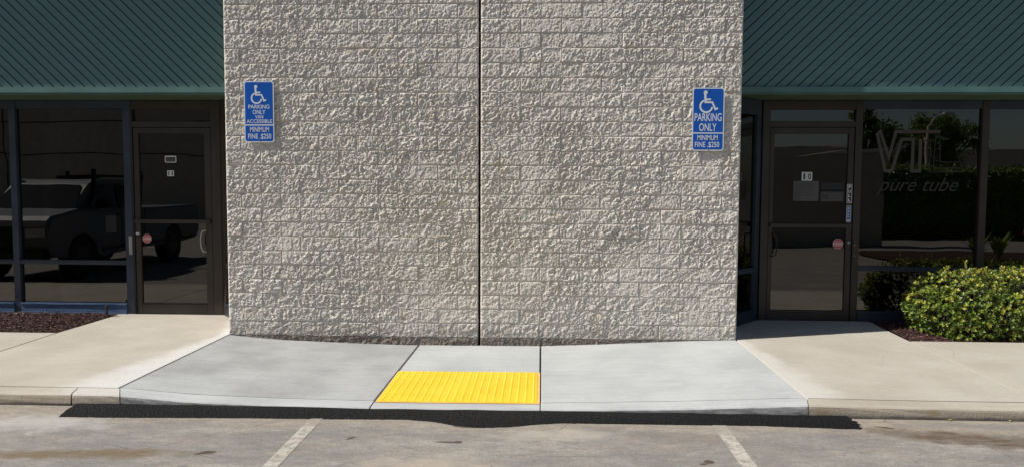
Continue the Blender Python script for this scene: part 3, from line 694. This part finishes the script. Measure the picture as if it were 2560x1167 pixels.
text_into(bm, 'NO', 3.820, 3.895, 1.42, 1.487, gy-.003, 1, 0, .05); text_into(bm, 'SOLICITING', 3.910, 4.025, 1.462, 1.482, gy-.003, 1); text_into(bm, 'SMOKING', 3.910, 4.025, 1.428, 1.448, gy-.003, 1)
obj('no_soliciting_sign', bm, ['plateG', 'plateD'], D)
bm = B(); box(bm, 4.083, 4.139, dy-.002, dy, 1.382, 1.594, 0); box(bm, 4.089, 4.133, dy-.003, dy-.002, 1.388, 1.588, 1)
for i, ch in enumerate('PULL'): text_into(bm, ch, 4.097, 4.125, 1.545-.049*i, 1.580-.049*i, dy-.004, 0, 0, .05)
obj('pull_sticker', bm, ['plateW', 'plateD'], D)
bm = B(); box(bm, 4.083, 4.134, dy-.002, dy, 1.164, 1.352, 0); box(bm, 4.088, 4.129, dy-.003, dy-.002, 1.169, 1.347, 1)
for i, ch in enumerate('PULL'): text_into(bm, ch, 4.096, 4.121, 1.310-.030*i, 1.332-.030*i, dy-.004, 0, 0, .05)
box(bm, 4.094, 4.123, dy-.004, dy-.003, 1.176, 1.198, 0)
obj('pull_sticker', bm, ['plateW', 'pullblue'], D)
hp = B(); box(hp, 4.158, 4.205, FY-.006, FY-.002, .737, .964, 0, .001)
for z in (.79, .91): cyl(hp, (4.18, FY-.006, z), (4.18, FY-.009, z), .006, .006, 10, 1)
obj('strike_plate', hp, ['bronze', 'silver'], bld)
# etched window lettering on the right window
win = [o for o in bld.children if o.name.startswith('storefront_window') and o.get('label', '').find('lettering') > 0][0]
def mp_(u, v): return (4.395+(u-195)/(1395-195)*(5.372-4.395), 2.206-(v-240)/(805-240)*(2.206-1.73))
bm = B(); yy = FY+.033
stroke(bm, [mp_(*p) for p in [(1060, 262), (462, 262), (378, 600), (250, 262), (210, 300), (335, 785), (425, 785), (545, 365), (700, 365), (700, 785), (800, 785), (800, 365)]], .036, yy)
obj('window_lettering', bm, 'etch', win)
bm = B()
stroke(bm, [mp_(*p) for p in [(850, 380), (940, 380), (930, 800), (1390, 795), (1345, 665), (1075, 665), (1060, 340), (1000, 340), (990, 745), (1340, 745)]], .008, yy)
text_into(bm, 'pure tube', 4.42, 5.325, 1.47, 1.672, yy, 0, .45, 0)
obj('window_lettering', bm, 'etch2', win)
# blinds behind the right-hand glass
bl = B()
for (a, b, z0, z1) in [(3.25, 4.10, .2, 2.13), (4.25, 5.52, .2, 2.42), (5.64, 7.08, .2, 2.42)]:
    z = z0
    while z < z1:
        y = 1.13; q = [bl.verts.new(p) for p in [(a, y, z), (b, y, z), (b, y+.012, z+.022), (a, y+.012, z+.022)]]; bl.faces.new(q); z += .0255
    for x in (a+.15, (a+b)/2, b-.15): box(bl, x, x+.003, y-.006, y-.003, z0, z1)
obj('window_blinds', bl, 'blind', bld)
# ------------------------------------------------------------------ parking signs
def sign(ox, oz, w_, h_, lines, div, sy, so_, label):
    root = empty('parking_sign'); tag(root, label, 'parking sign', 'blue accessible parking signs on the block wall')
    y = -.0315; r = .028
    X = lambda u: ox+u*w_; Z = lambda v: oz-v*h_
    bm = B(); prism_y(bm, rrect(ox, ox+w_, oz-h_, oz, r), y, y+.0025); obj('sign_plate', bm, 'white', root)
    bd = .011
    bm = B(); y1 = y-.0006; zt, zb = Z(div[0]), Z(div[1]); rr = .022
    top = rrect(ox+bd, ox+w_-bd, zt, oz-bd, rr)
    def half(x0, x1, z0, z1, up):
        p = rrect(x0, x1, z0, z1, rr); out = []
        for (a, b) in p:
            if up and b < z0+rr+1e-6: a = x0 if a < (x0+x1)/2 else x1; b = z0
            if not up and b > z1-rr-1e-6: a = x0 if a < (x0+x1)/2 else x1; b = z1
            if not out or (abs(out[-1][0]-a)+abs(out[-1][1]-b)) > 1e-5: out.append((a, b))
        if abs(out[0][0]-out[-1][0])+abs(out[0][1]-out[-1][1]) < 1e-5: out.pop()
        return out
    prism_y(bm, half(ox+bd, ox+w_-bd, zt, oz-bd, True), y1, y); obj('blue_panel', bm, 'signblue', root)
    bm = B(); prism_y(bm, half(ox+bd, ox+w_-bd, oz-h_+bd, zb, False), y1, y); obj('blue_panel', bm, 'signblue', root)
    y2 = y1-.0006
    for grp in (lines[:-2], lines[-2:]):
        bm = B()
        for s, u0, u1, v0, v1 in grp: text_into(bm, s, X(u0), X(u1), Z(v1), Z(v0), y2, 0, 0, .010)
        obj('lettering', bm, 'white', root)
    bm = B(); k = sy; T = lambda px, py: (X(so_[0]+px*k), Z(so_[1]+py*k*w_/h_))
    cx, cz = T(.40, .086/1*1); 
    sw = .05*k*w_
    h0 = T(0, 0)
    bmc = [(T(0, 0)[0]+.054*k*w_*math.cos(R(a)), T(0, 0)[1]+.054*k*w_*math.sin(R(a))) for a in range(0, 360, 20)]
    bm.faces.new([bm.verts.new((a, y2, b)) for a, b in bmc[::-1]])
    stroke(bm, [T(-.012, .02), T(.002, .285)], sw*1.25, y2-.0002); stroke(bm, [T(0, .192), T(.15, .192)], sw, y2-.0004)
    stroke(bm, [T(-.022, .268), T(.19, .272), T(.272, .465), T(.345, .428)], sw, y2-.0006)
    c0 = (.022, .378); rr_ = .165
    stroke(bm, [T(c0[0]+rr_*math.cos(R(a)), c0[1]-rr_*math.sin(R(a))) for a in range(112, 356, 8)], sw, y2-.0008)
    obj('wheelchair_symbol', bm, 'white', root)
    bm = B(); cyl(bm, (X(.485), y-.001, Z(.045)), (X(.485), y-.006, Z(.045)), .007, .006, 6); obj('bolt', bm, 'silver', root); bm = B(); cyl(bm, (X(.5), y-.001, Z(.97)), (X(.5), y-.006, Z(.97)), .006, .005, 6)
    obj('bolt', bm, 'silver', root)
    return root
def q1(x0, x1, y0, y1): return ((x0-130)/485, (x1-130)/485, (y0-90)/1000, (y1-90)/1000)
sign(-2.412, 2.610, .310, .620, [('PARKING', *q1(200, 543, 475, 540)), ('ONLY', *q1(270, 475, 560, 628)), ('VAN', *q1(308, 440, 645, 702)), ('ACCESSIBLE', *q1(170, 582, 715, 777)), ('MINIMUM', *q1(222, 530, 838, 920)), ('FINE .$250', *q1(190, 565, 948, 1045))],
     ((795-90)/1000, (817-90)/1000), 1.0, (.402, .09), 'blue van accessible parking sign on the left end of the block wall')
def q2(x0, x1, y0, y1): return ((x0-122)/490, (x1-122)/490, (y0-118)/974, (y1-118)/974)
sign(2.131, 2.541, .316, .624, [('PARKING', *q2(158, 572, 512, 635)), ('ONLY', *q2(230, 495, 668, 788)), ('MINIMUM', *q2(205, 517, 850, 930)), ('FINE .$250', *q2(170, 545, 955, 1050))],
     ((808-118)/974, (828-118)/974), 1.14, (.405, .076), 'blue parking only sign without van line, on the right end of the block wall')
# ------------------------------------------------------------------ mulch beds
def inpoly(x, y, P):
    c = False
    for i in range(len(P)):
        (a, b), (p, q) = P[i-1], P[i]
        if (b > y) != (q > y) and x < (p-a)*(y-b)/(q-b)+a: c = not c
    return c
def mulch(P, label, n, seed, cols):
    rd = random.Random(seed); bm = B(); xs = [p[0] for p in P]; ys = [p[1] for p in P]
    zf = lambda x, y: S(x, y)-.02+.025*min(1, max(0, (y-min(ys))/.25))
    nx = 30; f = bm.faces.new([bm.verts.new((x, y, zf(x, y))) for x, y in P]); 
    for x in np.arange(math.ceil(min(xs)*4)/4, max(xs), .25): bmesh.ops.bisect_plane(bm, geom=bm.verts[:]+bm.edges[:]+bm.faces[:], plane_co=(x, 0, 0), plane_no=(1, 0, 0))
    for y in np.arange(min(ys)+.1, max(ys), .1): bmesh.ops.bisect_plane(bm, geom=bm.verts[:]+bm.edges[:]+bm.faces[:], plane_co=(0, y, 0), plane_no=(0, 1, 0))
    for v in bm.verts: v.co.z = zf(v.co.x, v.co.y)+rd.uniform(-.004, .004)
    k = 0
    while k < n:
        x = rd.uniform(min(xs), max(xs)); y = rd.uniform(min(ys), max(ys))
        if not inpoly(x, y, P): continue
        k += 1; L = rd.uniform(.018, .05); W = rd.uniform(.005, .012); H = rd.uniform(.0025, .006); z = zf(x, y)+rd.uniform(.002, .016)
        mt = Matrix.Translation((x, y, z)) @ Matrix.Rotation(rd.uniform(0, 6.28), 4, 'Z') @ Matrix.Rotation(rd.gauss(0, .28), 4, 'Y') @ Matrix.Rotation(rd.gauss(0, .4), 4, 'X')
        mi = rd.choices(range(1, 6), cols)[0]; t = rd.uniform(.3, .9); sk = rd.uniform(-.3, .3)*W
        vv = [bm.verts.new(mt @ Vector(p)) for p in [(-L/2, -W/2, 0), (L/2, -W/2*t+sk, 0), (L/2, W/2*t+sk, 0), (-L/2, W/2, 0), (-L/2, -W/2, H), (L/2, -W/2*t+sk, H*.7), (L/2, W/2*t+sk, H*.7), (-L/2, W/2, H)]]
        for q in [(4, 5, 6, 7), (0, 1, 5, 4), (1, 2, 6, 5), (2, 3, 7, 6), (3, 0, 4, 7)]: bm.faces.new([vv[i] for i in q]).material_index = mi
    o = obj('mulch', bm, ['soil', 'chip0', 'chip1', 'chip2', 'chip3', 'chip4'])
    return tag(o, label, 'mulch', None, 'stuff')
mulch([(-7.4, .0), (-4.475, .0), (-4.352, .93), (-7.4, .93)], 'reddish brown bark mulch under the left window beside the walk', 6500, 1, [5, 5, 2, 4, .5])
mulch([(4.39, .05), (7.4, .05), (7.4, .93), (4.385, .93)], 'dark bark mulch around the green bush on the right', 5200, 2, [5, 5, 1.6, 4, .5])
bm = B(); x, y = -4.405, .80
cyl(bm, (x, y, 0), (x, y, .125), .013, .013, 14); cyl(bm, (x, y, .118), (x, y, .150), .019, .019, 14); cyl(bm, (x, y, .150), (x-.004, y, .160), .017, .012, 14)
sp = obj('sprinkler_riser', bm, 'rubber', None, False); tag(sp, 'short black sprinkler riser standing in the left mulch by the walk', 'sprinkler')
# ------------------------------------------------------------------ bush
def bush():
    rd = random.Random(5); root = empty('clipped_bush'); tag(root, 'rounded green and yellow clipped bush in front of the right window', 'bush')
    lobes = [(5.15, .50, .30, .60, .42, .40), (5.75, .50, .33, .65, .46, .38), (4.92, .48, .25, .34, .38, .33), (4.70, .40, .30, .15, .2, .17), (6.5, .5, .33, .65, .45, .36), (5.42, .28, .22, .60, .26, .28), (5.10, .26, .12, .36, .20, .20), (5.9, .25, .18, .6, .22, .26), (4.76, .42, .14, .13, .16, .13)]
    bm = B(); tw = B()
    def inside(p):
        return min(((p.x-a)/r)**2+((p.y-b)/s)**2+((p.z-c)/t)**2 for a, b, c, r, s, t in lobes)
    def leaf(base, dirv, up, L, W, mi):
        d = dirv.normalized(); s = d.cross(up).normalized(); n_ = s.cross(d)
        p = [base, base+d*L*.35+s*W*.45+n_*W*.12, base+d*L*.72+s*W*.42+n_*W*.10-n_*L*.03, base+d*L-n_*L*.10, base+d*L*.72-s*W*.42+n_*W*.10-n_*L*.03, base+d*L*.35-s*W*.45+n_*W*.12, base+d*L*.5-n_*L*.02]
        v = [bm.verts.new(q) for q in p]
        for q in [(0, 1, 6), (1, 2, 6), (2, 3, 6), (3, 4, 6), (4, 5, 6), (5, 0, 6)]: bm.faces.new([v[i] for i in q]).material_index = mi
    cnt = 0; tries = 0
    while cnt < 3300 and tries < 80000:
        tries += 1; a, b, c, r, s, t = rd.choices(lobes, [l[3]*l[4] for l in lobes])[0]
        d = Vector((rd.gauss(0, 1), rd.gauss(0, 1), rd.gauss(0, 1))).normalized()
        k = rd.uniform(.80, 1.05) if rd.random() < .8 else rd.uniform(.5, .8)
        p = Vector((a+d.x*r*k, b+d.y*s*k, c+d.z*t*k))
        if p.z < -.01 or p.x > 6.6 or inside(p) < (k-.06)**2*.92 : continue
        if d.y > .75: continue
        nrm = Vector((d.x/r, d.y/s, d.z/t)).normalized()
        cnt += 1; ax = (nrm*1.0+Vector((rd.gauss(0, .3), rd.gauss(0, .3), rd.gauss(.45, .3)))).normalized()
        o1 = ax.orthogonal().normalized(); o2 = ax.cross(o1); ph = rd.uniform(0, 6.28); new = rd.random() < (.10+.62*max(0, d.z))*(1 if k > .88 else .15)
        m = rd.randint(5, 8)
        for i in range(m):
            th = ph+i*2.4; sp_ = rd.uniform(.55, 1.15)*(1.3 if i < 3 else .8); dv = ax*(1.0-.12*sp_)+(o1*math.cos(th)+o2*math.sin(th))*sp_
            L = rd.uniform(.027, .040); mi = (2 if rd.random() < .6 else 1) if new else (1 if rd.random() < .55 else 0)
            if rd.random() < .012: mi = 3
            leaf(p-ax*.012*rd.random()+ax*(i*.002), dv, ax, L, L*rd.uniform(.42, .55), mi)
        cyl(tw, p-ax*.06, p, .0018, .0012, 4, 0, False)
    for (x, y, z, h) in [(5.035, .30, .66, .13), (5.27, .35, .64, .08), (5.42, .3, .64, .09), (4.83, .3, .58, .05), (5.38, .28, .6, .14), (4.74, .3, .48, .04)]:
        cyl(tw, (x, y, z), (x+.01, y, z+h), .0025, .0015, 5)
        for i in range(9):
            th = i*2.4; zz = z+h*(.45+.6*i/9); dv = Vector((math.cos(th)*.5, math.sin(th)*.5, 1)); leaf(Vector((x+.008, y, zz)), dv, Vector((0, 0, 1)), .035, .014, 2)
    for i in range(26):
        a = rd.uniform(0, 6.28); bx_ = rd.choice([4.9, 5.2, 5.7, 6.3]); p0 = Vector((bx_+rd.uniform(-.05, .05), .5+rd.uniform(-.05, .05), .0)); p1 = p0+Vector((math.cos(a)*.3, math.sin(a)*.25, rd.uniform(.25, .45)))
        cyl(tw, p0, p1, .010, .004, 6, 0, False)
    obj('foliage', bm, ['leaf0', 'leaf1', 'leaf2', 'leaf3'], root); obj('stems', tw, 'bark', root)
bush()
# a few dry leaves
def dry(x, y, z, L, W, a, mat):
    bm = B(); pts = [(-L/2, 0, 0), (-L*.1, W/2, .004), (L/2, W*.1, .002), (-.05*L, -W/2, .003)]
    c, s = math.cos(a), math.sin(a); bm.faces.new([bm.verts.new((x+p[0]*c-p[1]*s, y+p[0]*s+p[1]*c, z+p[2])) for p in pts[::-1]])
    return obj('dry_leaf', bm, mat)
tag(dry(3.60, -2.20, -.112, .05, .012, .1, 'leaf2'), 'thin pale dry leaf in the gutter against the right curb', 'leaf')
tag(dry(4.02, -2.20, -.112, .03, .02, .5, 'leaf2'), 'small curled yellow leaf in the gutter near the right frame edge', 'leaf')
# ------------------------------------------------------------------ the lot behind the camera (seen mirrored in the glass)
def truck():
    t = empty('pickup_truck'); tag(t, 'silver pickup truck with roof light bar, mirrored in the left windows', 'pickup truck')
    xa, xb = -9.30, -7.50; y0 = -2.35; G0 = -.12     # nose at y0, tail at y0-5.3
    Yp = lambda s: y0-s
    def prof(bm, pts, xa, xb, mi=0, tap=0):
        a = [bm.verts.new((xa+(tap if z > 1.2 else 0), Yp(s), G0+z)) for s, z in pts]; b = [bm.verts.new((xb-(tap if z > 1.2 else 0), Yp(s), G0+z)) for s, z in pts]; n_ = len(pts)
        fs = [bm.faces.new(a), bm.faces.new(b[::-1])]+[bm.faces.new([a[i], b[i], b[(i+1) % n_], a[(i+1) % n_]]) for i in range(n_)]
        for f in fs: f.material_index = mi
        bmesh.ops.recalc_face_normals(bm, faces=fs)
    def arch(cx, r=.44): return [(cx+r*math.cos(R(a)), .38+r*math.sin(R(a))) for a in range(180, -1, -20)]
    lower = [(.06, .45), (.0, .62), (.01, .98), (.05, 1.08), (.16, 1.15), (.92, 1.25), (1.0, 1.235), (5.36, 1.22), (5.4, 1.18), (5.4, .6), (5.3, .48)]
    lower += [(p[0], max(p[1], .42)) for p in arch(4.25)[::-1]] + [(1.5, .36)] + [(p[0], max(p[1], .42)) for p in arch(.95)[::-1]]
    bm = B(); prof(bm, lower, xa, xb); bmesh.ops.bevel(bm, geom=[e for e in bm.edges if abs(e.verts[0].co.x-e.verts[1].co.x) < .01 and e.verts[0].co.z > .85 and e.verts[1].co.z > .85], offset=.05, segments=3, affect='EDGES')
    body = obj('body', bm, 'carpaint', t, False)
    bm = B(); prof(bm, [(.92, 1.22), (1.42, 1.68), (1.55, 1.74), (1.75, 1.77), (2.62, 1.775), (2.82, 1.74), (2.90, 1.66), (3.0, 1.2)], xa+.06, xb-.06, 0, .12); cab = obj('cab', bm, 'carpaint', t)
    bm = B()
    for xs_, o in ((xb-.115, .012), (xa+.115, -.012)):
        for P in ([(1.28, 1.27), (1.60, 1.62), (1.72, 1.66), (2.12, 1.68), (2.12, 1.25)], [(2.22, 1.25), (2.22, 1.68), (2.66, 1.66), (2.74, 1.60), (2.82, 1.30)]):
            lo_ = [(xs_+o+(.05 if z < 1.3 else -.03)*(1 if o > 0 else -1), Yp(s), G0+z) for s, z in P]; bm.faces.new([bm.verts.new(p) for p in lo_])
    bm.faces.new([bm.verts.new(p) for p in [(xa+.12, Yp(.925), G0+1.25), (xb-.12, Yp(.925), G0+1.25), (xb-.26, Yp(1.385), G0+1.67), (xa+.26, Yp(1.385), G0+1.67)]])
    obj('windows', bm, 'carglass', t)
    for s_ in (.95, 4.25):
        for xw in (xa+.02, xb-.24):
            bm = B(); cyl(bm, (xw, Yp(s_), G0+.38), (xw+.22, Yp(s_), G0+.38), .38, .38, 28); wh = obj('wheel', bm, 'rubber', t)
            bm = B(); xx = xw+.221 if xw > -8.4 else xw-.004
            cyl(bm, (xx, Yp(s_), G0+.38), (xx+.01, Yp(s_), G0+.38), .22, .20, 20); obj('rim', bm, 'plateG', wh)
    for xc in (xa+.22, xb-.22):
        bm = B(); box(bm, xc-.2, xc+.2, Yp(.06), Yp(-.01), G0+.78, G0+.97, 0, .02); obj('headlight', bm, 'chrome', t)
    bm = B(); box(bm, xa+.42, xb-.42, Yp(.05), Yp(-.02), G0+.62, G0+.98, 0, .02); obj('grille', bm, 'black', t)
    bm = B(); box(bm, xa+.02, xb-.02, Yp(.1), Yp(-.08), G0+.40, G0+.60, 0, .03); obj('bumper', bm, 'black', t)
    bm = B(); box(bm, xb+.001, xb+.012, Yp(5.2), Yp(1.5), G0+.46, G0+.53); obj('side_sill', bm, 'black', t)
    bm = B(); box(bm, xb+.001, xb+.008, Yp(2.16), Yp(2.15), G0+.55, G0+1.22); obj('door_gap', bm, 'black', t)
    bm = B(); box(bm, xb+.001, xb+.03, Yp(2.10), Yp(1.95), G0+1.10, G0+1.14, 0, .005); obj('door_handle', bm, 'black', t)
    bm = B(); box(bm, xb+.001, xb+.008, Yp(3.06), Yp(3.04), G0+.5, G0+1.2); obj('bed_gap', bm, 'black', t)
    bm = B(); box(bm, xb-.3, xb-.02, Yp(5.42), Yp(5.39), G0+.8, G0+1.1, 0, .01); obj('tail_light', bm, 'red', t)
    for s_ in (-1, 1):
        xm = xb+.02 if s_ > 0 else xa-.24
        bm = B(); box(bm, xm, xm+.22, Yp(1.40), Yp(1.27), G0+1.25, G0+1.42, 0, .03); obj('side_mirror', bm, 'black', t)
    bm = B(); box(bm, xb+.001, xb+.006, Yp(1.95), Yp(1.62), G0+.78, G0+1.10); obj('door_decal', bm, ['plateW'], t)
    bm = B(); box(bm, -8.8, -8.0, Yp(2.35), Yp(2.2), G0+1.78, G0+1.85, 0, .02); obj('light_bar', bm, 'black', t)
    bm = B()
    for xr in (xa+.15, xb-.15):
        for s_ in (1.55, 3.15):
            box(bm, xr-.03, xr+.03, Yp(s_+.03), Yp(s_-.03), G0+1.3, G0+1.95); obj('rack_post', bm, 'black', t); bm = B()
    for s_ in (3.15,): box(bm, xa+.1, xb-.1, Yp(s_+.03), Yp(s_-.03), G0+1.82, G0+1.87)
    obj('ladder_rack', bm, 'black', t)
truck()
ob = empty('tilt_up_warehouse'); tag(ob, 'tall beige tilt-up warehouse across the lot, mirrored in the left windows', 'building')
bm = B(); box(bm, -45, 3, -36, -24, -.12, 7.0, 0, .05)
wl = obj('wall', bm, 'stucco', ob)
bm = B()
for z in (2.9, 4.4, 5.9): box(bm, -45, 3, -24.0, -23.985, z, z+.05)
for x in np.arange(-42, 3, 6): box(bm, x, x+.06, -24.0, -23.984, 0, 7)
obj('reveal_joints', bm, 'bark', ob)
ob = empty('low_beige_building'); tag(ob, 'long low beige building far across the lot, mirrored in the right windows', 'building')
bm = B(); box(bm, 8, 75, -62, -50, -.12, 4.7, 0, .05); obj('wall', bm, 'stucco', ob)
bm = B(); prism_y(bm, [(22, 4.7), (27, 5.3), (33, 5.3), (33, 4.7)], -56, -51); obj('roof_unit', bm, 'roofwhite', ob)
ob = empty('reflection_block_wall'); tag(ob, 'added beige wall with a sloped top, blocking the bright lot mirrored in the right door', 'wall')  # wall added to keep the bright lot out of the right door's reflection
bm = B(); prism_y(bm, [(4.5, -.12), (4.5, 2.15), (10.3, 2.62), (10.3, -.12)], -12.4, -12); obj('wall', bm, 'stucco', ob)
bm = B(); prism_y(bm, [(8.0, 2.44), (9.2, 2.62), (10.3, 2.72), (10.3, 2.63)], -12.6, -11.9); obj('cap', bm, 'roofwhite', ob)
def tree(name, x, y, h, cw, label, seed, n, lean=0):
    rd = random.Random(seed); t = empty(name); tag(t, label, 'tree', 'trees across the lot')
    bm = B(); top = Vector((x+lean, y, h*.62-.1)); cyl(bm, (x, y, -.15), top, .16, .08, 8)
    crown = B(); cl = []
    for i in range(16):
        a = rd.uniform(0, 6.28); p = Vector((x+lean+math.cos(a)*cw*rd.uniform(.15, .95), y+math.sin(a)*cw*.7*rd.random(), h*rd.uniform(.5, .97))); cl.append(p); cyl(bm, top-Vector((0, 0, rd.uniform(0, .8))), p, .05, .015, 5)
    for i in range(n):
        c = rd.choice(cl); r = rd.uniform(.05, .75)*cw*.4; d = Vector((rd.gauss(0, 1), rd.gauss(0, 1), rd.gauss(0, .7))).normalized(); p = c+d*r
        u = Vector((rd.gauss(0, 1), rd.gauss(0, 1), rd.gauss(0, 1))).normalized(); v = u.orthogonal().normalized(); L = rd.uniform(.06, .13)
        crown.faces.new([crown.verts.new(q) for q in (p, p+u*L+v*L*.3, p+u*L*2, p+u*L-v*L*.3)]).material_index = rd.choice([0, 0, 1])
    obj('trunk', bm, 'bark', t); obj('crown', crown, ['leaf0', 'leaf1'], t)
tree('shade_tree', 17.6, -27.5, 5.0, 2.0, 'broad tree with open crown, left of the pole', 3, 5000)
tree('shade_tree', 20.2, -28.5, 5.2, 2.1, 'taller dark tree right of the light pole', 4, 6000, .4)
tree('conifer_tree', 16.0, -27, 5.8, .7, 'narrow pointed tree beside the sloped warehouse', 9, 2500)
def hedge(x0, x1, y0, y1, h):
    rd = random.Random(8); bm = B(); box(bm, x0+.1, x1-.1, y0+.1, y1-.1, -.12, h-.1, 0, .1)
    for i in range(9000):
        f = rd.random()
        if f < .6: p = Vector((rd.uniform(x0, x1), y1, rd.uniform(-.1, h)))
        elif f < .8: p = Vector((rd.uniform(x0, x1), rd.uniform(y0, y1), h))
        else: p = Vector((rd.choice([x0, x1]), rd.uniform(y0, y1), rd.uniform(-.1, h)))
        p += Vector((rd.gauss(0, .05), rd.gauss(0, .05), rd.gauss(0, .05))); u = Vector((rd.gauss(0, 1), rd.gauss(0, 1), rd.gauss(0, 1))).normalized(); v = u.orthogonal().normalized(); L = rd.uniform(.03, .08)
        bm.faces.new([bm.verts.new(q) for q in (p, p+u*L+v*L*.4, p+u*L*2, p+u*L-v*L*.4)]).material_index = rd.choice([0, 0, 1])
    tag(obj('hedge', bm, ['leaf0', 'leaf1']), 'tall dark green clipped hedge across the lot, mirrored in the window', 'hedge')
hedge(10.35, 20.5, -17.0, -15, 2.2)
bm = B(); cyl(bm, (17.3, -24, -.12), (17.5, -24, 4.3), .11, .06, 10); tube(bm, [(17.5, -24, 4.25), (17.8, -24, 4.7), (18.2, -24, 4.85)], .04, 6)
lp = empty('street_lamp'); tag(lp, 'tall pale street lamp leaning among the trees across the lot', 'street lamp'); obj('pole', bm, 'stucco', lp)
bm = B(); box(bm, 18.1, 18.6, -24.12, -23.88, 4.80, 4.92, 0, .03); obj('lamp_head', bm, 'plateW', lp)
# planter island with orange flowers
bm = B(); box(bm, 8.5, 14, -9.2, -6.6, -.11, .0, 0, .03); struct(obj('planter_island', bm, 'soil'))
for k, (x, y) in enumerate([(10.1, -7.0), (10.7, -7.2), (11.5, -7.1)]):
    rd = random.Random(k); t = empty('flowering_plant'); tag(t, ['orange flowered plant at the near end of the island', 'orange flowered plant in the middle of the island', 'orange flowered plant at the far end of the island'][k], 'plant', 'orange flowered plants on the island')
    bm = B(); fl = B()
    for i in range(22):
        a = rd.uniform(0, 6.28); h = rd.uniform(.3, .62); tip = Vector((x+math.cos(a)*.3, y+math.sin(a)*.3, h)); s = Vector((-math.sin(a), math.cos(a), 0))*.04; b_ = Vector((x, y, 0)); m = (b_+tip)/2+Vector((0, 0, .12))
        v = [bm.verts.new(q) for q in (b_, m+s, tip, m-s)]; bm.faces.new(v).material_index = rd.choice([0, 1])
        if i == 6:
            q = fl.verts.new(tip+Vector((0, 0, .1)))
            for j in range(6):
                d = Vector((rd.gauss(0, 1), rd.gauss(0, 1), 1)).normalized()*.18; fl.faces.new([q]+[fl.verts.new(z) for z in (q.co+d*.5+s*.5, q.co+d, q.co+d*.5-s*.5)])
    obj('leaves', bm, ['leaf0', 'leaf1'], t); obj('flowers', fl, 'flower', t)
